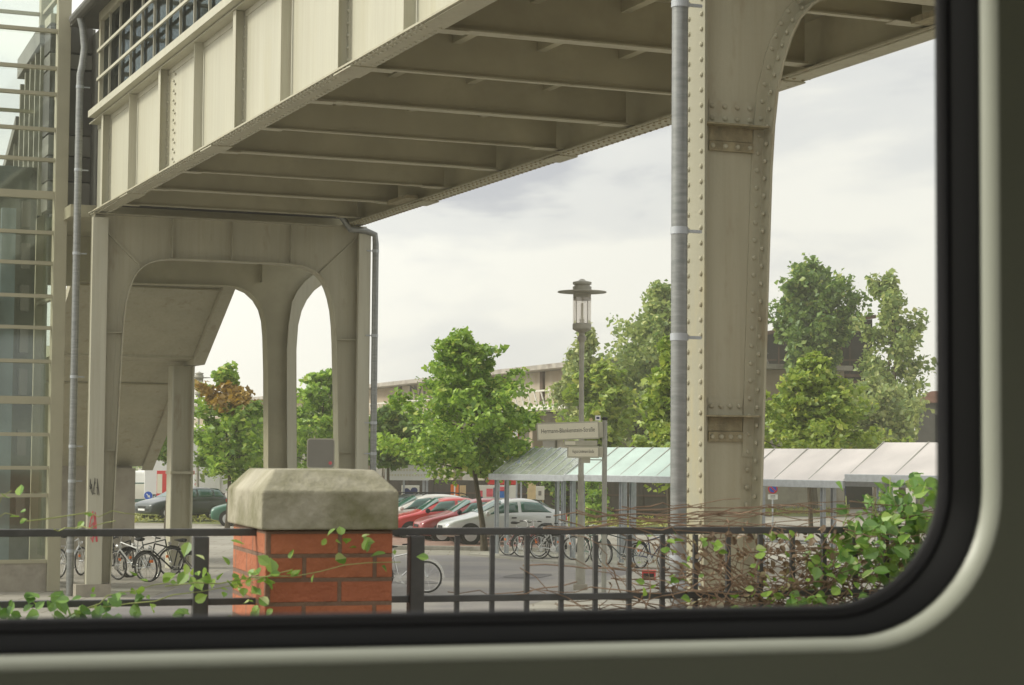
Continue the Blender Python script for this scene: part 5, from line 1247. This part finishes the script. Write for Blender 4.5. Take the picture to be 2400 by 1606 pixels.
labs = ['dark red bicycle beside the post of the clear roofed shelter', 'black bicycle at the clear roofed shelter', 'silver bicycle at the mint roofed shelter before the lamp post', 'bottle green bicycle under the mint roof behind the street name post', 'dark bicycle with a wheel on the paving under the mint roof', 'navy bicycle by the thick downpipe, behind the red crate']
for i, (x, y, hdg) in enumerate(((1226, 1304, -35), (1262, 1308, 150), (1304, 1312, -28), (1392, 1322, -60), (1452, 1331, 150), (1530, 1336, -58))):
    g = gnd(x, y); bicycle(labs[i], (g.x, g.y, 0), R(hdg), cols[i], refl=True, guards=M['black'] if i % 2 else None)
labs = ['tangled black bicycle leaning by the graffiti leg of the portal frame', 'silver bicycle in the cluster under the portal frame', 'dark green bicycle amid the cluster under the portal frame', 'black bicycle with an orange reflector facing the fence post']
for i, (x, y, hdg) in enumerate(((272, 1356, 60), (312, 1362, 140), (350, 1352, 35), (398, 1366, 165))):
    g = gnd(x, y); bicycle(labs[i], (g.x, g.y, 0), R(hdg), (M['black'], M['silver'], M['darkcar'], M['black'])[i], refl=True, guards=M['black'] if i > 1 else None, group='bicycles under the footbridge', lean=R((6, -5, 4, -3)[i]))
g = gnd(165, 1352); bicycle('half hidden bicycle standing between the lift tower and the downpipe', (g.x, g.y, 0), R(75), M['silver'], group='bicycles under the footbridge')

# ================================================================== LIGHT, SKY, CAMERA
sc = bpy.context.scene
AZ, EL = R(-90), R(34)            # direction of the bright part of the overcast sky: azimuth from +Y towards +X
S = Vector((math.sin(AZ) * math.cos(EL), math.cos(AZ) * math.cos(EL), math.sin(EL)))
sl = bpy.data.lights.new('sun', 'SUN'); sl.energy = 2.3; sl.angle = R(13); sl.color = (1.0, .96, .86)
so = bpy.data.objects.new('sun', sl); C.objects.link(so); so.rotation_euler = S.to_track_quat('Z', 'Y').to_euler(); so.location = (0, 0, 60)
w = bpy.data.worlds.new('World'); sc.world = w; w.use_nodes = True
nt = w.node_tree; N = nt.nodes; L = nt.links
for n in list(N): N.remove(n)
out = N.new('ShaderNodeOutputWorld'); bg = N.new('ShaderNodeBackground'); L.new(bg.outputs[0], out.inputs['Surface'])
sky = N.new('ShaderNodeTexSky'); sky.sky_type = 'NISHITA'; sky.sun_disc = False; sky.sun_elevation = EL; sky.sun_rotation = AZ; sky.air_density = 1.5; sky.dust_density = 4
bg.inputs['Strength'].default_value = .10
tc = N.new('ShaderNodeTexCoord'); mp = N.new('ShaderNodeMapping'); mp.inputs['Scale'].default_value = (2.1, 2.1, 6.5); mp.inputs['Location'].default_value = (1.3, .4, .2)
L.new(tc.outputs['Generated'], mp.inputs['Vector'])
nz = N.new('ShaderNodeTexNoise'); nz.inputs['Scale'].default_value = 1.5; nz.inputs['Detail'].default_value = 7; nz.inputs['Roughness'].default_value = .52; nz.inputs['Distortion'].default_value = .35
L.new(mp.outputs['Vector'], nz.inputs['Vector'])
rp = N.new('ShaderNodeValToRGB'); cr_ = rp.color_ramp; cr_.interpolation = 'EASE'
cr_.elements[0].position = .39; cr_.elements[0].color = (4.7, 4.75, 5.2, 1)
cr_.elements[1].position = .56; cr_.elements[1].color = (8.2, 8.0, 7.6, 1)
e = cr_.elements.new(.465); e.color = (6.8, 6.75, 6.75, 1)
L.new(nz.outputs['Fac'], rp.inputs['Fac'])
# the overcast layer is brighter towards the hidden sun
dt = N.new('ShaderNodeVectorMath'); dt.operation = 'DOT_PRODUCT'; nv = N.new('ShaderNodeVectorMath'); nv.operation = 'NORMALIZE'
L.new(tc.outputs['Generated'], nv.inputs[0]); L.new(nv.outputs[0], dt.inputs[0]); dt.inputs[1].default_value = S
mr = N.new('ShaderNodeMapRange'); mr.inputs['From Min'].default_value = 0.0; mr.inputs['From Max'].default_value = 1; mr.inputs['To Min'].default_value = 1.0; mr.inputs['To Max'].default_value = 1.9
L.new(dt.outputs['Value'], mr.inputs['Value'])
ml = N.new('ShaderNodeVectorMath'); ml.operation = 'SCALE'; L.new(rp.outputs['Color'], ml.inputs[0]); L.new(mr.outputs['Result'], ml.inputs['Scale'])
mx = N.new('ShaderNodeMix'); mx.data_type = 'RGBA'; mx.inputs['Factor'].default_value = .90
L.new(sky.outputs['Color'], mx.inputs['A']); L.new(ml.outputs[0], mx.inputs['B']); L.new(mx.outputs['Result'], bg.inputs['Color'])

cd = bpy.data.cameras.new('camera'); cam = bpy.data.objects.new('camera', cd); C.objects.link(cam)
cd.sensor_fit = 'HORIZONTAL'; cd.sensor_width = 36; cd.lens = 36 * FPX / 2400
cam.matrix_world = Matrix(((RT.x, UP.x, -FW.x, EYE.x), (RT.y, UP.y, -FW.y, EYE.y), (RT.z, UP.z, -FW.z, EYE.z), (0, 0, 0, 1)))
cd.clip_start = .05; cd.clip_end = 3000
cd.dof.use_dof = True; cd.dof.focus_distance = 48; cd.dof.aperture_fstop = 14
sc.camera = cam
vs = sc.view_settings; vs.view_transform = 'Standard'; vs.look = 'None'; vs.exposure = 0.3; vs.gamma = 1.0
sc.render.film_transparent = False
cy = sc.cycles; cy.max_bounces = 8; cy.transparent_max_bounces = 24; cy.use_denoising = True; cy.sample_clamp_indirect = 8

# ================================================================== HAZE VEIL (even volume added to lift the darks, for glare on the glass)
hm = bpy.data.materials.new('glare_veil_air'); hm.use_nodes = True
for n in list(hm.node_tree.nodes): hm.node_tree.nodes.remove(n)
ho_ = hm.node_tree.nodes.new('ShaderNodeOutputMaterial'); hv_ = hm.node_tree.nodes.new('ShaderNodeVolumePrincipled')
hv_.inputs['Color'].default_value = (.95, .94, .82, 1); hv_.inputs['Density'].default_value = 0.0009; hv_.inputs['Anisotropy'].default_value = .2
hm.node_tree.links.new(hv_.outputs[0], ho_.inputs['Volume'])
tag(MB().box(-720, 720, -720, 1220, -1.5, 16).build('glare_veil', hm), kind='stuff')
cy.volume_bounces = 1

for o in list(C.objects):
    if o.type == 'MESH' and o.parent is not None and o.name.split('.')[0] in ('rivet', 'leaf_spray', 'dead_leaf_spray'): o['kind'] = 'stuff'
